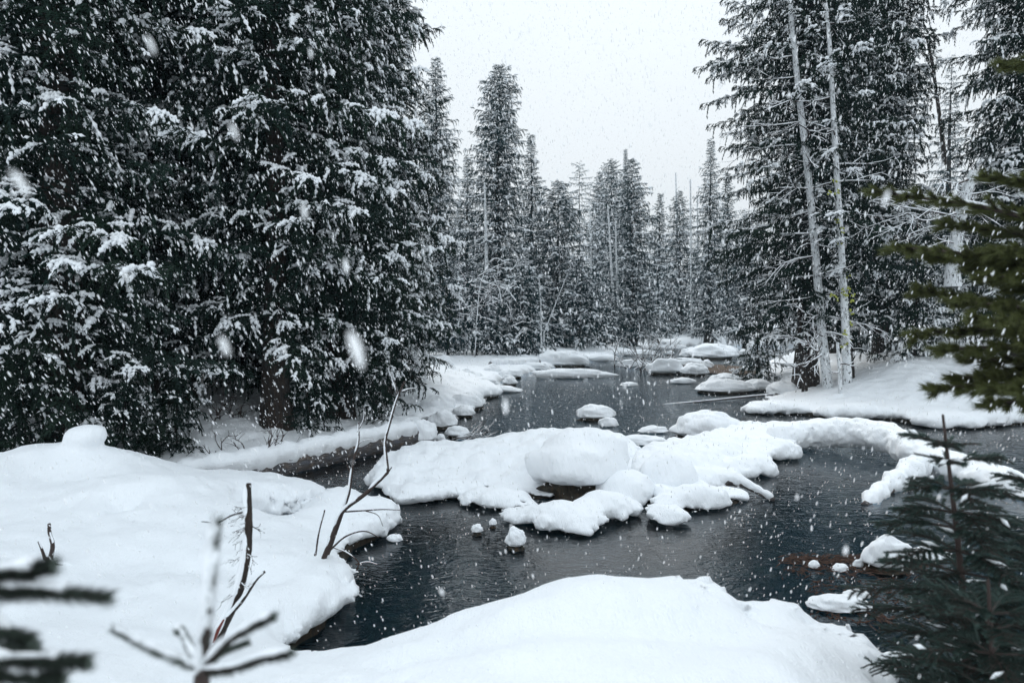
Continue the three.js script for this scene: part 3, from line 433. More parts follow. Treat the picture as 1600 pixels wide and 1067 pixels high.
// one spruce bough along +x with needle covered twigs, and the snow that lies on it
function bough(L, seed, cover) {
  const R = rng(seed), f = new MB(), s = new MB(), droop = 0.06 + 0.2 * R(), lift = 0.02 + 0.08 * R(), n3 = createNoise3D(rng(seed + 1)), bend = (R() - 0.5) * 0.3;
  const axis = (t) => [t * L * 0.98, L * (lift * t - droop * t * t + 0.10 * t * t * t * t), bend * L * t * t + 0.03 * L * Math.sin(t * 5 + seed)];
  const brush = (a, d, len, rad) => { // a twig with needles
    const b = [a[0] + d[0] * len, a[1] + d[1] * len, a[2] + d[2] * len];
    f.spindle(a, b, rad * 0.55, 3, 0.35);
    const nn = Math.max(5, Math.round(len / 0.012));
    for (let i = 0; i < nn; i++) {
      const t = (i + R()) / nn, q = [a[0] + d[0] * len * t, a[1] + d[1] * len * t, a[2] + d[2] * len * t];
      let e = [R() - 0.5, R() - 0.35, R() - 0.5]; const l = Math.hypot(...e) || 1; e = e.map((v, k) => v / l * rad * 1.5 + d[k] * rad * 0.9);
      const w = [e[1], -e[0], e[2]].map((v) => v * 0.17);
      f.tri([q[0] + w[0], q[1] + w[1], q[2] + w[2]], [q[0] - w[0], q[1] - w[1], q[2] - w[2]], [q[0] + e[0], q[1] + e[1], q[2] + e[2]]);
    }
    return b;
  };
  const dust = (a, b, r) => { const o = r * 0.55; s.spindle([a[0], a[1] + o, a[2]], [b[0], b[1] + o * 0.6, b[2]], r, 6, 0.5, 0.85); };
  for (let k = 0; k < 8; k++) { const a = axis(k / 8), b = axis((k + 1) / 8); f.spindle(a, b, 0.02 * (1 - k / 9), 4); }
  for (let q = 0.06 * L + 0.04, c = 0; q < L; q += 0.035 + 0.075 * R(), c++) {
    const t = q / L, side = (c % 2 ? 1 : -1) * (R() < 0.85 ? 1 : -1), a = axis(t);
    const ls = (0.08 + Math.min(0.55, 0.34 * L) * Math.pow(1 - t, 0.7) * Math.min(1, t * 3 + 0.3)) * (0.4 + 0.95 * R()), ang = (0.45 + 0.75 * R()) * side;
    const dh = [Math.cos(ang), 0, Math.sin(ang)], hang = R() < 0.45, sd = hang ? 0.7 + 0.7 * R() : 0.1 + 0.4 * R(), up = hang ? 0 : 0.25 * R();
    const P = (u) => [a[0] + dh[0] * ls * u * (hang ? 0.7 : 1), a[1] + ls * (up * u - sd * u * u), a[2] + dh[2] * ls * u * (hang ? 0.7 : 1)];
    const cnt = Math.max(2, Math.round(ls / 0.05));
    for (let i = 0; i < cnt; i++) {
      const p0 = P(i / cnt), p1 = P((i + 1) / cnt), dl = Math.hypot(p1[0] - p0[0], p1[1] - p0[1], p1[2] - p0[2]), d = [(p1[0] - p0[0]) / dl, (p1[1] - p0[1]) / dl, (p1[2] - p0[2]) / dl];
      brush(p0, d, dl * 1.25, 0.021);
      const lay = 1.2 * n3(p0[0] * 2.4, p0[1] * 1.8, p0[2] * 3.2) + 0.6 * (t - 0.5) + cover - (hang ? 0.45 : 0);
      if (lay > 0.2) dust([p0[0] - d[0] * 0.01, p0[1] - d[1] * 0.01, p0[2] - d[2] * 0.01], [p1[0] + d[0] * 0.03, p1[1] + d[1] * 0.03, p1[2] + d[2] * 0.03], (0.015 + 0.023 * Math.min(1, lay)) * (0.65 + 0.7 * R()));
      for (const e of [1, -1]) {
        if (R() < 0.12) continue;
        const g = 0.55 + 0.5 * R(), co = Math.cos(g), w = Math.sin(g) * e, dd = [d[0] * co - d[2] * w, d[1] - 0.1 - 0.8 * R(), d[2] * co + d[0] * w], l = Math.hypot(...dd), dn = dd.map((v) => v / l), len = (0.05 + 0.095 * R()) * (1 - 0.35 * i / cnt);
        const b = brush(p1, dn, len, 0.020);
        if (lay > 0.34 && R() < 0.8) dust(p1, b, 0.011 + 0.017 * R());
      }
    }
  }
  return { L, leaf: f.geom(), snow: s.geom() };
}
const SETS = {
  heavy: [0.7, 1.15, 1.7, 2.3].flatMap((L, i) => [bough(L, 300 + i, 0.11), bough(L * 1.08, 340 + i, 0.03)]),
  light: [0.7, 1.15, 1.7, 2.3].flatMap((L, i) => [bough(L, 320 + i, -0.1), bough(L * 1.08, 360 + i, -0.2)]),
  frost: [0.7, 1.15, 1.7].flatMap((L, i) => [bough(L, 380 + i, 0.28), bough(L * 1.08, 390 + i, 0.15)]),
};
function spruceParts(t, { h, r, seed, set = 'heavy', bare = 0.3, per = 11, power = 0.75, trunk = 0.018, mat = M.needle, upTo = 1, lean = 0, ragged = 0.5, dark = 0, minL = 0.18, x = 0, z = 0, y = 0 }, acc) {
  const R = rng(seed), vs = SETS[set], n = Math.round((h - bare) * per), lists = acc ?? vs.map(() => []), gold = 2.39996, q = new THREE.Quaternion(), q2 = new THREE.Quaternion(), Z = V(0, 0, 1);
  for (let i = 0; i < n; i++) {
    const u = Math.pow((i + R()) / n, 0.92), y0 = bare + (h - bare) * u; if (u > upTo) continue;
    const rel = (h - y0) / (h - bare), prof = Math.pow(rel, power) * Math.min(1, 0.62 + 2.2 * u);
    const len = Math.max(minL, r * prof * (1 - ragged * 0.5 + ragged * R()) * (1 + 0.18 * N2(y0 * 1.1 + seed, 5)));
    let bi = 0, best = 9; vs.forEach((v, k) => { const e = Math.abs(Math.log(len / v.L)) + R() * 0.25; if (e < best) { best = e; bi = k; } });
    const sc = len / vs[bi].L, az = i * gold + R() * 0.6, pitch = lerp(-0.24, 0.36, Math.pow(u, 1.3)) + (R() - 0.5) * 0.34, roll = (R() - 0.5) * 0.5;
    q.setFromAxisAngle(UP, az).multiply(q2.setFromAxisAngle(Z, pitch)).multiply(q2.setFromAxisAngle(V(1, 0, 0), roll));
    const m = new THREE.Matrix4().compose(V(x + lean * y0, y + y0, z), q, V(sc, Math.max(0.75, Math.min(1.15, sc)) * (0.9 + 0.25 * R()), Math.min(1.25, Math.max(0.85, sc))));
    lists[bi].push({ m, bare: R() < dark * (1 - u * 0.8) });
  }
  if (acc) return;
  const pts = [], rad = []; for (let k = 0; k <= 12; k++) { const u = k / 12; pts.push(V(lean * h * u + 0.04 * N2(u * 3, seed), -0.6 + (h + 0.5) * u, 0.04 * N2(u * 3, seed + 9))); rad.push(Math.max(0.008, h * trunk * (1 - u) * (1 + 0.7 * Math.exp(-u * 22)))); }
  mesh('trunk', new MB().tube(pts, rad, 10, true, 0.12).geom(), M.bark, t);
  crownMeshes(t, lists, vs, mat, seed);
}
function crownMeshes(t, lists, vs, mat, seed) {
  const R = rng(seed + 5), c = new THREE.Color();
  lists.forEach((l, k) => {
    if (!l.length) return;
    const f = new THREE.InstancedMesh(vs[k].leaf, mat, l.length), wet = l.filter((b) => !b.bare), s = new THREE.InstancedMesh(vs[k].snow, M.twigSnow, Math.max(1, wet.length));
    l.forEach((b, i) => { f.setMatrixAt(i, b.m); const g = 0.75 + 0.5 * R(); f.setColorAt(i, c.setRGB(g * (0.9 + 0.25 * R()), g, g * (0.85 + 0.2 * R()))); });
    wet.forEach((b, i) => s.setMatrixAt(i, b.m));
    f.name = 'foliage'; f.userData.kind = 'stuff'; f.castShadow = f.receiveShadow = true; t.add(f);
    if (wet.length) { s.name = 'snow_load'; s.userData.kind = 'stuff'; s.castShadow = s.receiveShadow = true; t.add(s); }
  });
}
let treeSeed = 40;
function spruce(px, d, h, r, label, o = {}) {
  const x = (px - 800) / FOC * d, y = o.y ?? Math.max(groundH(x, -d), 0.2);
  const t = thing(o.name ?? 'spruce_tree', label, o.cat ?? 'spruce tree', [x, y, -d], o.group);
  spruceParts(t, { h, r, seed: treeSeed += 7, ...o, x: 0, y: 0, z: 0 });
  return t;
}
const top = (py, d) => EYE + (495 - py) / FOC * d; // height of a point of the photograph at that depth
// big spruces on the left
const big = { per: 27, power: 0.5, ragged: 0.8, dark: 0.3, bare: 0.2 };
spruce(95, 9.6, 17, 2.5, 'huge dark spruce at the left frame edge, behind the knobbed snow mound', { ...big, y: 0.4 });
spruce(-190, 10.5, 18, 2.6, 'spruce cut off by the left frame edge, beside the huge dark one', { ...big, y: 0.5, set: 'light' });
spruce(265, 12.6, 19, 2.6, 'tall spruce standing behind and right of the huge left edge spruce', { ...big, y: 0.5, bare: 0.9 });
spruce(430, 11.2, 18, 2.2, 'tall spruce whose bare dark trunk foot shows above the side channel', { ...big, y: 0.4, bare: 1.5, trunk: 0.011, per: 25 });
spruce(20, 14, 20, 2.7, 'background spruce between the two spruces at the left frame edge', { ...big, y: 0.7, set: 'light' });
spruce(390, 15.5, 21, 2.6, 'tall spruce deep behind the bare footed one on the left', { ...big, y: 0.7 });
spruce(520, 13.2, 16.5, 2.0, 'snowy spruce right of the bare footed one, skirt touching the snow', { ...big, y: 0.35, bare: 0.3 });
spruce(588, 16, 13.5, 1.95, 'rightmost big spruce of the left group, its edge against the sky', { ...big, y: 0.6, power: 0.5 });
spruce(150, 17, 21, 2.7, 'farthest big spruce filling the gap at upper left', { ...big, y: 0.8 });
spruce(500, 18.5, 20, 2.4, 'big spruce glimpsed behind the right half of the left group', { ...big, y: 0.8 });
spruce(480, 11.4, 1.9, 0.75, 'young spruce at the foot of the bare dark trunk', { y: 0.3, per: 22, bare: 0.05, set: 'light', cat: 'young spruce', name: 'young_spruce', dark: 0.3 });
spruce(585, 12.6, 1.0, 0.5, 'small drooping spruce on the snow by the log end', { y: 0.25, per: 26, bare: 0.05, set: 'light', cat: 'young spruce', name: 'young_spruce', dark: 0.3 });
spruce(645, 17.5, 3.2, 1.0, 'young spruce tucked under the last big left spruce', { y: 0.5, per: 20, bare: 0.05, set: 'light', cat: 'young spruce', name: 'young_spruce' });
spruce(35, 9.0, 1.9, 0.95, 'low dark spruce skirt rising behind the left end of the snow mound', { y: 0.0, per: 26, bare: 0.0, set: 'light', cat: 'young spruce', name: 'young_spruce', dark: 0.7 });
spruce(190, 9.3, 1.5, 0.9, 'low dark spruce directly behind the knob of the snow mound', { y: 0.0, per: 26, bare: 0.0, set: 'light', cat: 'young spruce', name: 'young_spruce', dark: 0.7 });
spruce(272, 9.9, 1.3, 0.75, 'low dark spruce at the right end of the mound, before the side channel', { y: 0.1, per: 26, bare: 0.0, set: 'light', cat: 'young spruce', name: 'young_spruce', dark: 0.7 });
// right group
spruce(1262, 18.8, 21, 2.55, 'broad open spruce at the left of the right group, overhanging the water', { y: 0.35, per: 34, power: 0.36, ragged: 0.9, bare: 1.4, trunk: 0.012, dark: 0.5 });
spruce(1378, 20.5, 23, 1.5, 'tall spruce right of the white trunks with a dark bare foot', { y: 0.7, per: 34, power: 0.34, ragged: 0.8, bare: 1.3, trunk: 0.009, dark: 0.5 });
spruce(1320, 23, 24, 1.9, 'spruce standing behind the two white trunks', { y: 0.6, per: 30, power: 0.42, ragged: 0.8, bare: 1.0, dark: 0.5 });
spruce(1430, 18.2, 4.6, 1.45, 'mid height spruce with a skirt resting on the right snow bank', { y: 1.0, per: 18, power: 0.7, bare: 0.15, dark: 0.3, cat: 'young spruce', name: 'young_spruce' });
spruce(1605, 17.5, 20, 2.0, 'tall spruce at the right frame edge behind the pine boughs', { y: 1.0, per: 34, power: 0.45, ragged: 0.8, bare: 0.4, dark: 0.5 });
spruce(1540, 24, 7.6, 1.7, 'shorter spruce between the right group and the frame edge tree', { y: 1.2, per: 22, bare: 0.2 });
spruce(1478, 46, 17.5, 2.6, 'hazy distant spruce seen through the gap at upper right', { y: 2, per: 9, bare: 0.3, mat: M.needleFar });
spruce(1185, 21.5, 3.0, 1.0, 'young dark spruce at the water under the right group', { y: 0.2, per: 20, bare: 0.05, cat: 'young spruce', name: 'young_spruce', dark: 0.4 });
// background spruces: px, depth, py of the tip, radius, label
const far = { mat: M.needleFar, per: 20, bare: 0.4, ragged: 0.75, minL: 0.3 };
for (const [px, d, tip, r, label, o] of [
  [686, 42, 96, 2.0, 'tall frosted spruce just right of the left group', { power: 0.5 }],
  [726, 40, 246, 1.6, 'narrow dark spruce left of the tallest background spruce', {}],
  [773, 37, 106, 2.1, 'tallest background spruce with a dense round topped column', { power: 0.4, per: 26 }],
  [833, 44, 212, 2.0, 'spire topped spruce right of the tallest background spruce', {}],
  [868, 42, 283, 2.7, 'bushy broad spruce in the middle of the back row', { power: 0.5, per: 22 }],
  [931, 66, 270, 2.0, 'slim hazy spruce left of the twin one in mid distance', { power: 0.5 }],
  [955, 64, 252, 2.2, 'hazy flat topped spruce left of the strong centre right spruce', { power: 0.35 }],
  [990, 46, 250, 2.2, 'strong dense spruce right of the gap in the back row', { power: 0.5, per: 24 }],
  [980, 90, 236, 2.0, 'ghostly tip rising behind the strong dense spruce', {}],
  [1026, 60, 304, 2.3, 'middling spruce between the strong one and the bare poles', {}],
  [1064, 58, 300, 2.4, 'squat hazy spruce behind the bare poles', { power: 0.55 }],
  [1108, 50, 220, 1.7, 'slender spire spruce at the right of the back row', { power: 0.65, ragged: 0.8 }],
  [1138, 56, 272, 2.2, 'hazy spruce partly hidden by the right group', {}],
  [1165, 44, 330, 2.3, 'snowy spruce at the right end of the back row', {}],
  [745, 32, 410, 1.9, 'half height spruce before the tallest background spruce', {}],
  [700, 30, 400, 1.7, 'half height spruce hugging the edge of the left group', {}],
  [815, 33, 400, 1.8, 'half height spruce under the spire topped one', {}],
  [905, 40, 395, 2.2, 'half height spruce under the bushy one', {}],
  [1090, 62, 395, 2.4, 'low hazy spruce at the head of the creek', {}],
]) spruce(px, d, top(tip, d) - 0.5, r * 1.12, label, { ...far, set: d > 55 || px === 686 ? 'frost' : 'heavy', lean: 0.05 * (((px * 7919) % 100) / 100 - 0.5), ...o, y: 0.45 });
{ // sparse, hazy pine in the far gap
  const d = 95, t = thing('pine_tree', 'thin ghostly pine with a sparse crown in the far gap', 'pine tree', [(905 - 800) / FOC * d, 3, -d]);
  spruceParts(t, { h: top(254, d) - 3, r: 2.8, seed: 901, bare: 11, per: 5, power: 0.45, ragged: 0.9, trunk: 0.009, mat: M.needleFar });
}
{ // low thicket and far wood: one mass
  const vs = SETS.heavy, lists = vs.map(() => []), R = rng(77), t = thing('distant_wood', 'mass of low snowy spruces and brush filling in behind the far shore', 'wood'); t.userData.kind = 'stuff';
  const add = (x, z, h, r, per) => spruceParts(null, { h, r, seed: Math.floor(R() * 1e6), bare: 0.1, per, power: 0.6, x, z, y: Math.max(0.2, groundH(x, z)) - 0.1, minL: 0.3, dark: 0.4 }, lists);
  for (let i = 0; i < 46; i++) { const d = 31 + 26 * R(), px = 665 + 520 * R(), x = (px - 800) / FOC * d; if (sdPoly(CREEK, x, -d) < 1.2) continue; add(x, -d, 1.5 + 3.6 * R(), 1.2 + 0.8 * R(), 10); }
  for (let i = 0; i < 80; i++) { const d = 64 + 70 * R(), px = 480 + 800 * R(), x = (px - 800) / FOC * d; add(x, -d, 6 + 7 * R(), 1.8 + 0.9 * R(), 6); }
  for (let i = 0; i < 26; i++) { const d = 24 + 24 * R(), px = 1180 + 620 * R(), x = (px - 800) / FOC * d; if (sdPoly(CREEK, x, -d) < 2) continue; add(x, -d, 3 + 6 * R(), 1.5 + 0.8 * R(), 8); }
  for (let i = 0; i < 30; i++) { const d = 20 + 26 * R(), px = -250 + 880 * R(), x = (px - 800) / FOC * d; add(x, -d, 5 + 9 * R(), 1.7 + 0.8 * R(), 8); }
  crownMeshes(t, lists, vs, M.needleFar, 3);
}

// ---------------------------------------------------------------- bare wood: snags, shrubs, sticks
// branches: array of {p: [Vector3...], r: [r0, r1]}; one wood mesh and one snow mesh that lies along the upper side
function bareWood(t, branches, { wood = M.twig, snow = 0.85, side = V(-0.25, 1, 0.1), gaps = 0.25, seg = 6, seed = 1, woodName = 'stem' } = {}) {
  const each = branches.length <= 18; let b = new MB(), s = new MB(); const sd = side.clone().normalize(), R = rng(seed);
  for (const br of branches) {
    const pts = br.n ? curve(br.p, br.n) : br.p.length > 2 ? curve(br.p, br.p.length * 5) : br.p, n = pts.length, rr = pts.map((_, i) => lerp(br.r[0], br.r[1], i / (n - 1)));
    b.tube(pts, rr, seg, true, 0.15); if (each) { mesh(woodName, b.geom(), wood, t); b = new MB(); }
    if (snow > 0 && !br.noSnow) { let run = [], rad = []; const flush = () => { if (run.length > 2) { rad[0] *= 0.3; rad[rad.length - 1] *= 0.3; s.tube(run, rad, 5, true, 0.3); } run = []; rad = []; };
      for (let i = 0; i < n; i++) { if (N3(pts[i].x * 6 + seed, pts[i].y * 6, pts[i].z * 6) < -1 + 2 * gaps) { flush(); continue; } const r = rr[i] * snow * (0.85 + 0.3 * R()); run.push(pts[i].clone().addScaledVector(sd, rr[i] * 0.75)); rad.push(r); } flush(); }
  }
  if (!each) mesh(woodName, b.geom(), wood, t).userData.kind = 'stuff';
  if (s.i.length) mesh('snow_load', s.geom(), M.twigSnow, t).userData.kind = 'stuff';
}
function forks(R, from, dir, len, r, depth, out, bend = 0.5) { // recursive twig
  const d = dir.clone().normalize(), mid = from.clone().addScaledVector(d, len * 0.5).add(V((R() - 0.5), (R() - 0.5), (R() - 0.5)).multiplyScalar(len * bend * 0.35));
  const end = from.clone().addScaledVector(d, len).add(V((R() - 0.5), (R() - 0.5), (R() - 0.5)).multiplyScalar(len * bend * 0.6));
  out.push({ p: [from, mid, end], r: [r, r * 0.45], n: 7 });
  if (depth > 0) for (let k = 0, m = 2 + Math.floor(R() * 2.4); k < m; k++) { const u = 0.3 + 0.7 * R(), p = u < 0.5 ? from.clone().lerp(mid, u * 2) : mid.clone().lerp(end, u * 2 - 1); forks(R, p, d.clone().add(V(R() - 0.5, R() - 0.5, R() - 0.5).multiplyScalar(1.5)), len * (0.4 + 0.25 * R()), r * 0.6, depth - 1, out, bend); }
  return out;
}
function snag(label, pts, r0, r1, { limbs = 0, seed = 1, len = 0.8, mat = M.crust, name = 'dead_tree', spread = 1, from = 0.2, to = 0.95, limbR = 0.02, droop = -0.1, depth = 1 } = {}) {
  const o = pts[0].clone(), t = thing(name, label, 'dead tree', [o.x, o.y - 0.3, o.z]), L = curve(pts.map((p) => p.clone().sub(o).add(V(0, 0.3, 0))), 24), R = rng(seed);
  L.unshift(L[0].clone().add(V(0, -0.4, 0)));
  mesh('trunk', new MB().tube(L, L.map((_, i) => lerp(r0, r1, i / (L.length - 1)) * (1 + 0.25 * Math.exp(-i * 0.8))), 12, true, 0.1).geom(), mat, t);
  if (limbs) { const out = []; for (let k = 0; k < limbs; k++) { const u = from + (to - from) * (k + R()) / limbs, i = Math.min(L.length - 2, Math.floor(u * (L.length - 1))), a = R() * 6.283, dir = V(Math.cos(a) * spread, droop + 0.5 * (R() - 0.5), Math.sin(a) * spread); forks(R, L[i].clone(), dir, len * (0.5 + R()), limbR * (0.6 + 0.6 * R()), depth, out, 0.5); } bareWood(t, out, { wood: M.twig, snow: 1.25, gaps: 0.12, seed, seg: 5, woodName: 'branch' }); }
  return t;
}
snag('left one of two snow plastered white trunks on the right bank, fringed with frosted twigs', [at(1294, 606, 17.4), at(1285, 520, 17.4), at(1275, 400, 17.5), at(1262, 260, 17.6), at(1246, 120, 17.7), at(1234, -10, 17.8), at(1226, -120, 17.9)], 0.125, 0.045, { limbs: 52, seed: 5, len: 1.0, from: 0.16, to: 0.75, limbR: 0.022, depth: 2 });
{ const t = snag('right one of two snow plastered white trunks, spotted with yellow green lichen', [at(1325, 592, 17.0), at(1320, 480, 17.0), at(1312, 340, 17.1), at(1304, 200, 17.2), at(1296, 60, 17.3), at(1291, 5, 17.3)], 0.105, 0.042, { limbs: 11, seed: 9, len: 0.7, from: 0.3, to: 0.95, depth: 1 });
  const b = new MB(), R = rng(31), o = t.position;
  for (const [px, py] of [[1322, 520], [1328, 505], [1330, 488], [1331, 470], [1322, 462], [1329, 452], [1318, 455], [1335, 462], [1308, 466], [1300, 463], [1326, 430], [1313, 380], [1318, 360], [1310, 345], [1297, 300], [1326, 535], [1318, 540], [1308, 300], [1305, 285]]) for (let k = 0; k < 4; k++) { const p = at(px + (R() - 0.5) * 8, py + (R() - 0.5) * 8, 16.88).sub(o); b.spindle([p.x - 0.03, p.y - 0.02 * R(), p.z], [p.x + 0.03, p.y + 0.02 * R(), p.z + 0.01], 0.025 + 0.02 * R(), 6); }
  mesh('lichen', b.geom(), M.lichen, t).userData.kind = 'stuff'; }
snag('short slim white stick standing before the lichen spotted trunk', [at(1314, 632, 16), at(1313, 590, 16), at(1309, 535, 16.05)], 0.05, 0.035, { limbs: 2, seed: 14, len: 0.35, from: 0.5 });
snag('thick leaning white broken trunk at the right, above the pine boughs', [at(1490, 420, 15.5), at(1500, 345, 15.4), at(1508, 310, 15.3), at(1524, 268, 15.3)], 0.14, 0.1, { limbs: 12, seed: 15, len: 1.2, from: 0.2, spread: 1.2, depth: 2 });
snag('dark leaning pole between the right group and the edge spruce', [at(1476, 240, 26), at(1462, 130, 26), at(1450, 60, 26)], 0.08, 0.04, { mat: M.bark, limbs: 5, seed: 16, len: 0.6 });
snag('dark slim trunk right beside the lichen spotted white trunk', [at(1333, 580, 17.6), at(1326, 520, 17.6), at(1322, 460, 17.7)], 0.05, 0.04, { mat: M.bark });
snag('dark thin trunk left of the two white trunks', [at(1258, 600, 17.8), at(1252, 545, 17.8), at(1248, 480, 17.9)], 0.07, 0.05, { mat: M.bark, limbs: 6, seed: 19, len: 0.7 });
for (const [label, P, d, r, o] of [
  ['thin bare pole, taller left one of the hazy pair near the creek head', [[1082, 520], [1080, 400], [1079, 280]], 52, 0.11, { limbs: 6, len: 0.5 }],
  ['thin bare pole, right one of the hazy pair near the creek head', [[1092, 500], [1091, 410], [1090, 312]], 58, 0.1, { limbs: 4, len: 0.5 }],
  ['hazy snag with a split top behind the squat spruce', [[1062, 480], [1059, 380], [1056, 270]], 60, 0.12, { limbs: 5, len: 0.6 }],
  ['pale trunk showing before the tallest background spruce', [[760, 410], [759, 350], [757, 285]], 35.5, 0.09, { limbs: 5, len: 0.8 }],
  ['pale leaning pole before the bushy background spruce', [[850, 520], [868, 475], [888, 425]], 31, 0.03, {}],
  ['white slim trunk below the spire topped spruce', [[846, 530], [845, 480], [842, 430]], 32, 0.04, { limbs: 3, len: 0.5 }],
  ['white trunk left of the strong dense spruce', [[958, 460], [954, 390], [950, 320]], 45, 0.09, { limbs: 4, len: 0.6 }],
  ['white trunk second left of the strong dense spruce', [[966, 470], [963, 400], [962, 345]], 44, 0.07, { limbs: 4, len: 0.6 }],
  ['slim white trunk in the middle of the far gap', [[924, 440], [923, 380], [922, 330]], 46, 0.07, { limbs: 4, len: 0.6 }],
]) snag(label, P.map(([x, y]) => at(x, y, d)), r, r * 0.5, { seed: 50 + P[0][0], ...o });
{ // curled white branches on a dead tree left of the far shore
  const d = 29, t = thing('dead_tree', 'frosted leafless tree with curling white limbs at the left of the far shore', 'dead tree', [0, 0, 0]);
  const br = [{ p: [at(742, 560, d), at(745, 500, d), at(752, 440, d), at(765, 410, d)], r: [0.016, 0.014] }, { p: [at(765, 410, d), at(775, 404, d), at(790, 410, d), at(798, 412, d)], r: [0.022, 0.012] }, { p: [at(752, 440, d), at(770, 445, d), at(790, 452, d), at(805, 446, d)], r: [0.035, 0.015] }], R = rng(8);
  for (let k = 0; k < 26; k++) forks(R, at(715 + 95 * R(), 425 + 90 * R(), d - 0.5), V(R() - 0.5, 0.6 * R() - 0.1, R() - 0.5), 0.9, 0.02, 2, br);
  bareWood(t, br, { snow: 1.3, gaps: 0.08, seed: 4, seg: 5, woodName: 'limb' });
}
{ // branch tangle across the far narrows
  const t = thing('driftwood', 'tangle of snowy bare branches caught in the far narrows', 'driftwood'), br = [], R = rng(12);
  for (let k = 0; k < 24; k++) forks(R, at(955 + 90 * R(), 585 - 12 * R(), 27 + 3 * R()), V(R() - 0.5, 0.15 + 0.4 * R(), 0.4 * (R() - 0.5)), 1.3, 0.025, 1, br, 0.6);
  bareWood(t, br, { snow: 1.0, gaps: 0.15, seed: 7, seg: 5, woodName: 'branch' });
}
{ // shrub on the tip of the near left bank
  const d = 5.3, A = (x, y, e = 0) => at(x, y, d + e), t = thing('bare_shrub', 'bare shrub with snow lined stems leaning right on the left bank tip', 'shrub');
  bareWood(t, [
    { p: [A(503, 880), A(520, 835), A(535, 800), A(570, 772), A(606, 738)], r: [0.022, 0.013] },
    { p: [A(606, 738), A(602, 700), A(602, 690), A(612, 650), A(622, 618), A(632, 596)], r: [0.012, 0.006] },
    { p: [A(622, 618), A(612, 590), A(606, 575)], r: [0.006, 0.003] }, { p: [A(628, 612), A(638, 608), A(652, 606)], r: [0.006, 0.003] },
    { p: [A(510, 870, 0.1), A(535, 800, 0.1), A(545, 770, 0.1), A(552, 720, 0.1), A(560, 690, 0.1), A(560, 660, 0.1)], r: [0.017, 0.006] },
    { p: [A(556, 700, 0.1), A(565, 690, 0.1), A(583, 686, 0.1)], r: [0.005, 0.002] }, { p: [A(558, 675, 0.1), A(568, 655, 0.1), A(568, 636, 0.1)], r: [0.005, 0.002] },
    { p: [A(548, 742, 0.1), A(541, 725, 0.1)], r: [0.005, 0.003] }, { p: [A(606, 738), A(612, 730)], r: [0.008, 0.004] },
    { p: [A(492, 868, -0.1), A(498, 830, -0.1), A(507, 797, -0.1)], r: [0.011, 0.006] },
    { p: [A(535, 800), A(565, 798), A(600, 796), A(625, 797)], r: [0.007, 0.003], noSnow: true }, { p: [A(570, 798), A(590, 805), A(598, 822)], r: [0.004, 0.002], noSnow: true },
    { p: [A(515, 860), A(540, 838), A(570, 830), A(592, 840)], r: [0.008, 0.003], noSnow: true }, { p: [A(520, 855), A(545, 865), A(560, 880), A(556, 892)], r: [0.007, 0.004] }, { p: [A(556, 882), A(575, 878), A(590, 882)], r: [0.006, 0.003] },
  ], { snow: 0.95, gaps: 0.22, side: V(-0.7, 0.8, 0.2), seed: 3 });
}
{ // dark upright stick
  const d = 3.55, A = (x, y, e = 0) => at(x, y, d + e), t = thing('dead_sapling', 'dark upright dead sapling with hanging twigs and snow on its left side, foreground left', 'dead sapling'), R = rng(6);
  const br = [{ p: [A(325, 1030), A(350, 975), A(372, 925), A(385, 870), A(388, 810), A(387, 756)], r: [0.026, 0.017] }, { p: [A(355, 965, -0.02), A(380, 935, -0.02), A(400, 905, -0.02), A(413, 893, -0.02)], r: [0.014, 0.007] }];
  for (let k = 0; k < 22; k++) { const u = R(), p = A(lerp(372, 389, Math.min(1, u * 1.4)), lerp(930, 790, u), (R() - 0.5) * 0.03); forks(R, p, V(R() < 0.75 ? -1 : 0.8, -0.9 + 0.8 * R(), R() - 0.5), 0.05 + 0.06 * R(), 0.003, 1, br, 0.9); }
  br.push({ p: [A(380, 800), A(360, 806), A(340, 816), A(314, 815)], r: [0.005, 0.002], noSnow: true });
  bareWood(t, br, { wood: M.stick, snow: 0.9, gaps: 0.22, side: V(-0.8, 0.3, 0.7), seed: 2, seg: 8 });
  mesh('torn_bark', new MB().tube([A(333, 1004, -0.03), A(340, 985, -0.03), A(349, 968, -0.03)], [0.006, 0.010, 0.004], 6, true, 0.3).geom(), M.redBark, t);
}
{ const d = 4.75, A = (x, y, e = 0) => at(x, y, d + e), t = thing('broken_twig', 'dark forked twig sticking out of the smooth snow at far left', 'twig');
  bareWood(t, [{ p: [A(140, 896), A(110, 886), A(84, 880), A(70, 872)], r: [0.02, 0.014] }, { p: [A(78, 876), A(81, 850), A(77, 835), A(76, 818)], r: [0.017, 0.010] }, { p: [A(70, 874), A(64, 858), A(59, 846)], r: [0.012, 0.006] }, { p: [A(80, 878), A(75, 895), A(73, 910)], r: [0.010, 0.006], noSnow: true }, { p: [A(82, 880), A(90, 897)], r: [0.008, 0.004], noSnow: true }, { p: [A(76, 878), A(60, 888), A(45, 896)], r: [0.006, 0.003], noSnow: true }], { snow: 0.7, gaps: 0.35, seed: 8, side: V(0.3, 1, 0.2) }); }
for (const [label, px, py, d, n, seed] of [['small bare bush in the snow left of the channel, left of its neighbour', 362, 745, 9.7, 5, 1], ['small bare bush with drooping tips right above the side channel', 408, 742, 9.6, 7, 2], ['bare twigs beside the foot of the bare dark trunk', 350, 672, 11.2, 6, 3], ['dark little bush on the snow pad near the right shore', 1145, 602, 23.4, 12, 4]]) {
  const t = thing('bare_bush', label, 'bush'), R = rng(seed * 13), br = [];
  for (let k = 0; k < n; k++) forks(R, at(px + (R() - 0.5) * 40, py, d), V((R() - 0.5) * 1.4, 1, R() - 0.5), (0.25 + 0.4 * R()) * (seed === 4 ? 0.6 : 1), 0.013, 2, br, 0.8);
  bareWood(t, br, { snow: 0.5, gaps: 0.6, seed, seg: 5 });
}
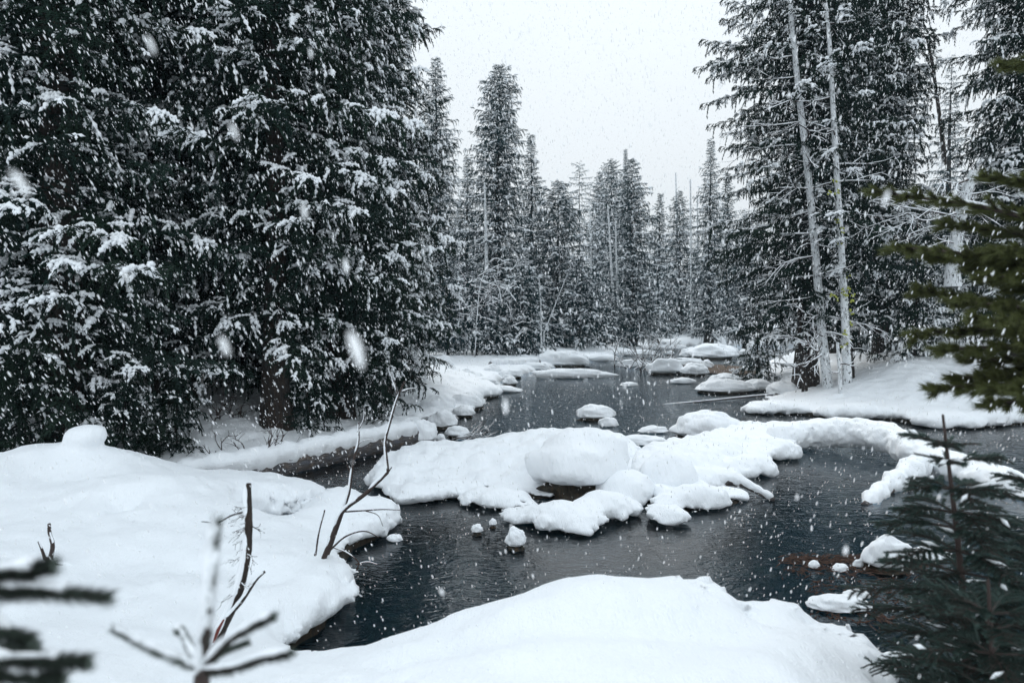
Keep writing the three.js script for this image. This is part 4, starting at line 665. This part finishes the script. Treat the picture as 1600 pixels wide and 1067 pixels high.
{ const t = thing('bare_bush', 'fan of thin frosted twigs over the water by the left shore rocks', 'bush'), R = rng(91), br = [];
  for (let k = 0; k < 9; k++) forks(R, at(706 + 10 * R(), 684 + 6 * R(), 12.2), V(1, 0.5 * R() - 0.12, R() - 0.5), 0.4 + 0.3 * R(), 0.010, 1, br, 0.4);
  bareWood(t, br, { snow: 1.0, gaps: 0.15, seed: 5, seg: 5 }); }
{ // drowned grass and debris at the right
  const t = thing('drowned_grass', 'brown drowned grass and twigs around the snow pads at lower right', 'grass'), b = new MB(), R = rng(17);
  t.userData.kind = 'stuff';
  for (let k = 0; k < 900; k++) {
    const g = R(), [x, z] = g < 0.6 ? w2(1210 + 230 * R(), 872 + 34 * R() * R()) : w2(1250 + 200 * R(), 900 + 75 * R()), a = (R() - 0.5) * 1.3 + (R() < 0.2 ? 1.4 : 0), l = 0.08 + 0.22 * R(), y = -0.02 + 0.05 * R() * (g < 0.6 ? 1 : 0.5), w = 0.0035 + 0.003 * R();
    const c = Math.cos(a), s = Math.sin(a), m = [x + c * l * 0.5, y + 0.03 * R(), z + s * l * 0.5];
    b.spindle([x, y - 0.01, z], m, w, 3); b.spindle(m, [x + c * l + (R() - 0.5) * 0.05, y - 0.012, z + s * l], w, 3);
  }
  mesh('grass_blades', b.geom(), M.grass, t).userData.kind = 'stuff';
}
for (const [a, b2, py, h, l] of [[1266, 1284, 890, 11, 'tiny snow dab on the drowned grass, leftmost'], [1305, 1330, 896, 10, 'tiny snow dab on the drowned grass, middle one'], [1336, 1352, 888, 9, 'tiny snow dab on the drowned grass, beside the white cushion']]) snowRock(a, b2, py, h, l, { rock: false, name: 'snow_patch', cat: 'snow patch' });

// ---------------------------------------------------------------- near conifers
// a shoot densely set with needles along a polyline
function needleShoot(b, pts, R, { len = 0.02, count = 120, w = 0.0012, forward = 0.8, taper = 0.5 } = {}) {
  const c = new THREE.CatmullRomCurve3(pts);
  for (let i = 0; i < count; i++) {
    const t = (i + R()) / count, p = c.getPoint(t), d = c.getTangent(t);
    let a = V(R() - 0.5, R() - 0.5, R() - 0.5); a.addScaledVector(d, -a.dot(d)).normalize();
    const l = len * (0.7 + 0.5 * R()) * (1 - taper * t * 0.4), e = a.multiplyScalar(l * (1 - forward * 0.45)).addScaledVector(d, l * forward), s = V().crossVectors(e, d).normalize().multiplyScalar(w);
    b.tri([p.x + s.x, p.y + s.y, p.z + s.z], [p.x - s.x, p.y - s.y, p.z - s.z], [p.x + e.x, p.y + e.y, p.z + e.z]);
  }
}
{ // small spruce at lower right: stem, whorls of branches, each branch with side shoots
  const make = (label, tipPx, tipPy, d, base, seed, { rad = 0.5, whorl = 0.09, lean = V(0, 0, 0) } = {}) => {
    const tip = at(tipPx, tipPy, d), t = thing('spruce_sapling', label, 'spruce sapling', [tip.x + lean.x, base, tip.z + lean.z]), R = rng(seed), o = V(tip.x + lean.x, base, tip.z + lean.z);
    const T = tip.clone().sub(o), st = curve([V(0, -0.2, 0), T.clone().multiplyScalar(0.5).add(V(0.03, 0, 0)), T], 16), wood = new MB(), lf = new MB(), sn = new MB(), C = new THREE.CatmullRomCurve3(st);
    mesh('stem', new MB().tube(st, st.map((_, i) => lerp(0.022, 0.0045, i / 16)), 8).geom(), M.twig, t);
    needleShoot(lf, [C.getPoint(0.8), C.getPoint(0.9), T], R, { len: 0.016, count: 120, w: 0.0012, forward: 0.9 });
    const H = T.y;
    for (let y = 0.14; y < H * 0.98; y += whorl * (0.7 + 0.6 * R())) {
      const u = 1 - y / H, p0 = C.getPoint(clamp(1 - y / (H + 0.2), 0, 1)), L = Math.min(rad, 0.05 + rad * 1.15 * Math.pow(1 - u, 0.8)) * (0.8 + 0.4 * R());
      for (let k = 0, m = y < 0.25 ? 4 : 5, a0 = R() * 6.28; k < m; k++) {
        const a = a0 + k / m * 6.283 + (R() - 0.5) * 0.5, rise = y < 0.3 ? 0.35 : 0.12, l = L * (0.75 + 0.4 * R()), dr = V(Math.cos(a), rise, Math.sin(a));
        const B = [p0, p0.clone().addScaledVector(dr, l * 0.5), p0.clone().addScaledVector(dr, l).add(V(0, -l * 0.12, 0))], c = new THREE.CatmullRomCurve3(B);
        wood.tube(c.getPoints(4), [0.005, 0.0045, 0.004, 0.003, 0.002], 5);
        needleShoot(lf, B, R, { len: 0.019, count: Math.round(l * 1000), w: 0.0018 });
        if (l > 0.12) for (let q = 0.3; q < 1; q += 0.085) for (const s of [1, -1]) { if (R() < 0.12) continue; const p = c.getPoint(q), g = c.getTangent(q), ll = (0.05 + l * 0.34 * (1 - q)) * (0.7 + 0.5 * R()), sd = V().crossVectors(g, UP).multiplyScalar(s), e = p.clone().addScaledVector(g, ll * 0.75).addScaledVector(sd, ll * 0.7).add(V(0, (R() - 0.6) * 0.03, 0)); const S = [p, p.clone().lerp(e, 0.5).add(V(0, 0.004, 0)), e]; wood.tube(S, [0.003, 0.0025, 0.0015], 4); needleShoot(lf, S, R, { len: 0.018, count: Math.round(ll * 1000), w: 0.0018 }); if (R() < 0.025) sn.spindle([p.x, p.y + 0.010, p.z], [e.x, e.y + 0.010, e.z], 0.009, 7); }
      }
    }
    mesh('branches', wood.geom(), M.twig, t).userData.kind = 'stuff'; const m = mesh('needles', lf.geom(), M.sapling, t); m.userData.kind = 'stuff'; if (sn.i.length) mesh('snow_load', sn.geom(), M.twigSnow, t).userData.kind = 'stuff';
  };
  make('dark small spruce with a bare leader standing at lower right before the creek', 1474, 648, 2.55, 0.3, 700, { rad: 0.45, lean: V(0.17, 0, -0.05) });
  make('smaller spruce overlapped by the dark one, at the right frame edge', 1640, 720, 2.75, 0.3, 720, { rad: 0.56, lean: V(0.05, 0, 0) });
  make('low bushy spruce at the very bottom right corner', 1545, 905, 2.2, 0.4, 740, { rad: 0.42 });
}
{ // blurred tips of two young spruces right before the lens
  const d = 0.95, A = (x, y, e = 0) => at(x, y, d + e), t = thing('spruce_seedling', 'blurred young spruce tip with bare spreading shoots at the bottom left of the frame', 'spruce seedling'), R = rng(41), wood = new MB(), lf = new MB(), sn = new MB();
  const root = V(A(315, 1120).x, 0.5, -d - 0.02);
  const shoots = [[[A(315, 1060), A(322, 980), A(330, 890), A(338, 815)], 0.0165, 0.017], [[A(312, 1045), A(270, 1030), A(225, 1010), A(178, 985)], 0.008, 0.012], [[A(318, 1045, -0.03), A(355, 1005, -0.04), A(395, 980, -0.05), A(425, 965, -0.06)], 0.007, 0.011], [[A(318, 1050, -0.03), A(365, 1045, -0.06), A(410, 1030, -0.08), A(452, 1022, -0.1)], 0.006, 0.011], [[A(316, 1040, 0.05), A(298, 1015, 0.08), A(285, 990, 0.1), A(278, 985, 0.12)], 0.007, 0.011], [[A(318, 1045, 0.04), A(345, 1020, 0.08), A(385, 1005, 0.1)], 0.006, 0.011]];
  wood.tube(curve([root, A(314, 1085), A(315, 1055)], 10), Array(11).fill(0.011), 8);
  for (const [p, r, l] of shoots) { const c = curve(p, 12); wood.tube(c, c.map((_, i) => r * 0.5 * (1 - 0.04 * i)), 7); needleShoot(lf, p, R, { len: l * 1.4, count: 900, w: 0.0011, forward: 0.75 }); const s = c.map((q) => q.clone().add(V(-0.003, 0.006, 0))); sn.tube(s, s.map((_, i) => r * (0.6 + 0.3 * N2(i * 0.7, r * 1000)) * (i === 0 || i === 12 ? 0.4 : 1)), 8, true, 0.3); }
  mesh('stem', wood.geom(), M.twig, t).userData.kind = 'stuff'; mesh('needles', lf.geom(), M.sprig, t).userData.kind = 'stuff'; mesh('snow_load', sn.geom(), M.twigSnow, t).userData.kind = 'stuff';
}
{ const d = 0.8, A = (x, y, e = 0) => at(x, y, d + e), t = thing('spruce_seedling', 'blurred needle covered spruce branches reaching in at the lower left frame edge', 'spruce seedling'), R = rng(43), wood = new MB(), lf = new MB(), sn = new MB();
  wood.tube(curve([V(A(-90, 1000).x, 0.5, -d), A(-90, 980), A(-85, 860)], 10), Array(11).fill(0.010), 8);
  for (const p of [[A(-90, 905), A(-30, 900), A(30, 895), A(74, 886)], [A(-90, 935), A(-20, 925), A(60, 925), A(165, 934)], [A(-90, 1030), A(-20, 1035), A(60, 1035), A(130, 1034)], [A(-90, 1050), A(-20, 1052), A(40, 1058), A(90, 1062)], [A(-90, 960, 0.1), A(-30, 975, 0.1), A(20, 1010, 0.1), A(45, 1015, 0.1)], [A(-90, 945, 0.05), A(-40, 950, 0.05), A(0, 985, 0.05), A(40, 1000, 0.05)]]) { const c = curve(p, 10); wood.tube(c, c.map(() => 0.003), 6); needleShoot(lf, p, R, { len: 0.025, count: 1900, w: 0.0014, forward: 0.7 }); const s = c.slice(0, 9).map((q) => q.clone().add(V(0, 0.009, 0))); sn.tube(s, s.map((_, i) => Math.max(0.002, 0.005 + 0.005 * N2(i * 0.8, p[0].y * 50))), 7, true, 0.3); }
  sn.spindle([A(-30, 1000, 0.1).x, A(0, 945).y, -d - 0.1], [A(45, 1000, 0.1).x, A(0, 985).y, -d - 0.1], 0.035, 8);
  mesh('branches', wood.geom(), M.twig, t).userData.kind = 'stuff'; mesh('needles', lf.geom(), M.sprig, t).userData.kind = 'stuff'; mesh('snow_load', sn.geom(), M.twigSnow, t).userData.kind = 'stuff';
}
{ // pine reaching in from the right
  const D = 4.2, trunkX = at(1790, 400, D).x, t = thing('pine_tree', 'green pine whose long needled boughs reach in from the right frame edge', 'pine tree', [trunkX, 0, -D]), o = V(trunkX, 0, -D);
  mesh('trunk', new MB().tube(curve([V(0.1, -0.3, 0), V(0, 2, 0), V(0.05, 6, 0)], 12), Array(13).fill(0).map((_, i) => 0.14 - 0.008 * i), 12, true, 0.12).geom(), M.bark, t);
  const R = rng(55);
  const boughs = [ // tip px, py, depth, root height px, droop, size
    [1372, 300, 4.3, 420, 26], [1400, 385, 4.1, 470, 18], [1480, 350, 4.5, 440, 20], [1545, 278, 4.4, 330, 10], [1430, 520, 4.2, 560, 22], [1440, 455, 4.3, 540, 14], [1500, 470, 3.9, 520, 8], [1462, 606, 4.0, 600, 4], [1548, 632, 3.9, 610, 2], [1575, 100, 4.6, 130, 14], [1510, 560, 4.3, 590, 6], [1560, 390, 4.0, 420, 8], [1590, 520, 3.8, 540, 4], [1555, 585, 4.4, 560, 4], [1520, 420, 4.3, 470, 8], [1585, 450, 4.2, 450, 6], [1475, 545, 3.9, 560, 10], [1530, 500, 3.7, 540, 6], [1545, 430, 4.0, 470, 8], [1500, 590, 4.1, 590, 4], [1560, 610, 3.6, 600, 2], [1450, 400, 4.2, 470, 16], [1580, 330, 4.3, 380, 8]];
  for (const [px, py, d, ry, dr] of boughs) {
    const tip = at(px, py, d).sub(o), root = V(0, at(1790, ry, D).y, 0), mid = root.clone().lerp(tip, 0.5).add(V(0, dr / FOC * D, 0)), c = new THREE.CatmullRomCurve3([root, mid, tip]), wood = new MB(), lf = new MB(), sn = new MB(), L = root.distanceTo(tip);
    const pts = c.getPoints(12); wood.tube(pts, pts.map((_, i) => lerp(0.022, 0.006, i / 12)), 7);
    const tuft = (p, dir, l) => { const e = p.clone().addScaledVector(dir, l); const S = [p, p.clone().lerp(e, 0.5).add(V(0, -0.004, 0)), e]; wood.tube(S, [0.006, 0.005, 0.004], 5); needleShoot(lf, S, R, { len: 0.062, count: Math.round(130 + l * 800), w: 0.0016, forward: 1.0, taper: 0 }); };
    for (let q = 0.38; q < 0.99; q += 0.055) for (const s of [1, -1]) { const p = c.getPoint(q), g = c.getTangent(q), sd = V().crossVectors(g, UP).normalize().multiplyScalar(s * (0.5 + 0.5 * R())), dir = g.clone().add(sd).add(V(0, 0.5 * (R() - 0.55), 0)).normalize(); tuft(p, dir, (0.06 + 0.16 * (1 - q)) * (0.7 + 0.6 * R())); if (R() < 0.5) tuft(p, g.clone().add(V((R() - 0.5), (R() - 0.6), (R() - 0.5))).normalize(), 0.08); }
    tuft(c.getPoint(0.96), c.getTangent(1), 0.06);
    const b = mesh('branch', wood.geom(), M.twig, t); b.userData.kind = 'stuff'; const nd = mesh('needles', lf.geom(), M.pine, b); nd.userData.kind = 'stuff';
    if (py < 320) { const S = c.getPoints(20).slice(9, 20).map((v) => v.clone().add(V(0, 0.016, 0))); mesh('snow_load', sn.tube(S, S.map((_, i) => (i === 0 || i === S.length - 1 ? 0.004 : 0.013) * (1 + 0.5 * N2(i, px))), 7, true, 0.3).geom(), M.twigSnow, b); }
  }
}

// ---------------------------------------------------------------- falling snow
{
  const R = rng(2024), g = new THREE.IcosahedronGeometry(1, 1), p = g.attributes.position, n = createNoise3D(rng(9));
  for (let i = 0; i < p.count; i++) { const x = p.getX(i), y = p.getY(i), z = p.getZ(i), s = 1 + 0.28 * n(x * 1.6, y * 1.6, z * 1.6); p.setXYZ(i, x * s, y * s, z * s); }
  g.computeVertexNormals();
  const list = [], dir = V(0.12, -0.85, -0.65).normalize(), q = new THREE.Quaternion(), Y = V(0, 1, 0), j = V();
  const put = (p, r, e) => { j.copy(dir).add(V((R() - 0.5) * 0.3, (R() - 0.5) * 0.3, (R() - 0.5) * 0.3)).normalize(); q.setFromUnitVectors(Y, j); list.push(new THREE.Matrix4().compose(p, q, V(r, r * e, r))); };
  for (let k = 0; k < 900000 && list.length < 78000; k++) {
    const d = 0.9 + 19 * Math.pow(R(), 0.62), x = (R() - 0.5) * 2 * (d * 0.82 + 0.6), y = EYE + d * (-0.62 + 1.2 * R());
    if (y < 0.05 || (d < 2.4 && R() < 0.75)) continue;
    put(V(x, y, -d), (0.0011 + 0.0019 * Math.pow(R(), 2)) * 1.12 * Math.min(1, 0.4 + d / 6), 3.6 + 2.2 * R());
  }
  for (const [px, py, d, r] of [[556, 546, 0.55, 0.0040], [350, 540, 0.6, 0.0024], [30, 285, 0.55, 0.0026], [235, 70, 0.7, 0.002], [365, 205, 0.7, 0.002], [475, 330, 0.8, 0.0022], [540, 415, 0.9, 0.0024], [790, 635, 0.9, 0.0028], [195, 430, 0.9, 0.0022], [1385, 310, 0.8, 0.0024], [1322, 860, 1.0, 0.0026], [690, 925, 1.1, 0.0026]]) put(at(px, py, d), r, 4.5);
  const f = new THREE.InstancedMesh(g, M.flake, list.length); list.forEach((m, i) => f.setMatrixAt(i, m));
  f.name = 'falling_snow'; f.userData = { kind: 'stuff', label: 'large wet snowflakes drifting down through the whole valley', category: 'snowfall' }; scene.add(f);
}
renderer.render(scene, camera);
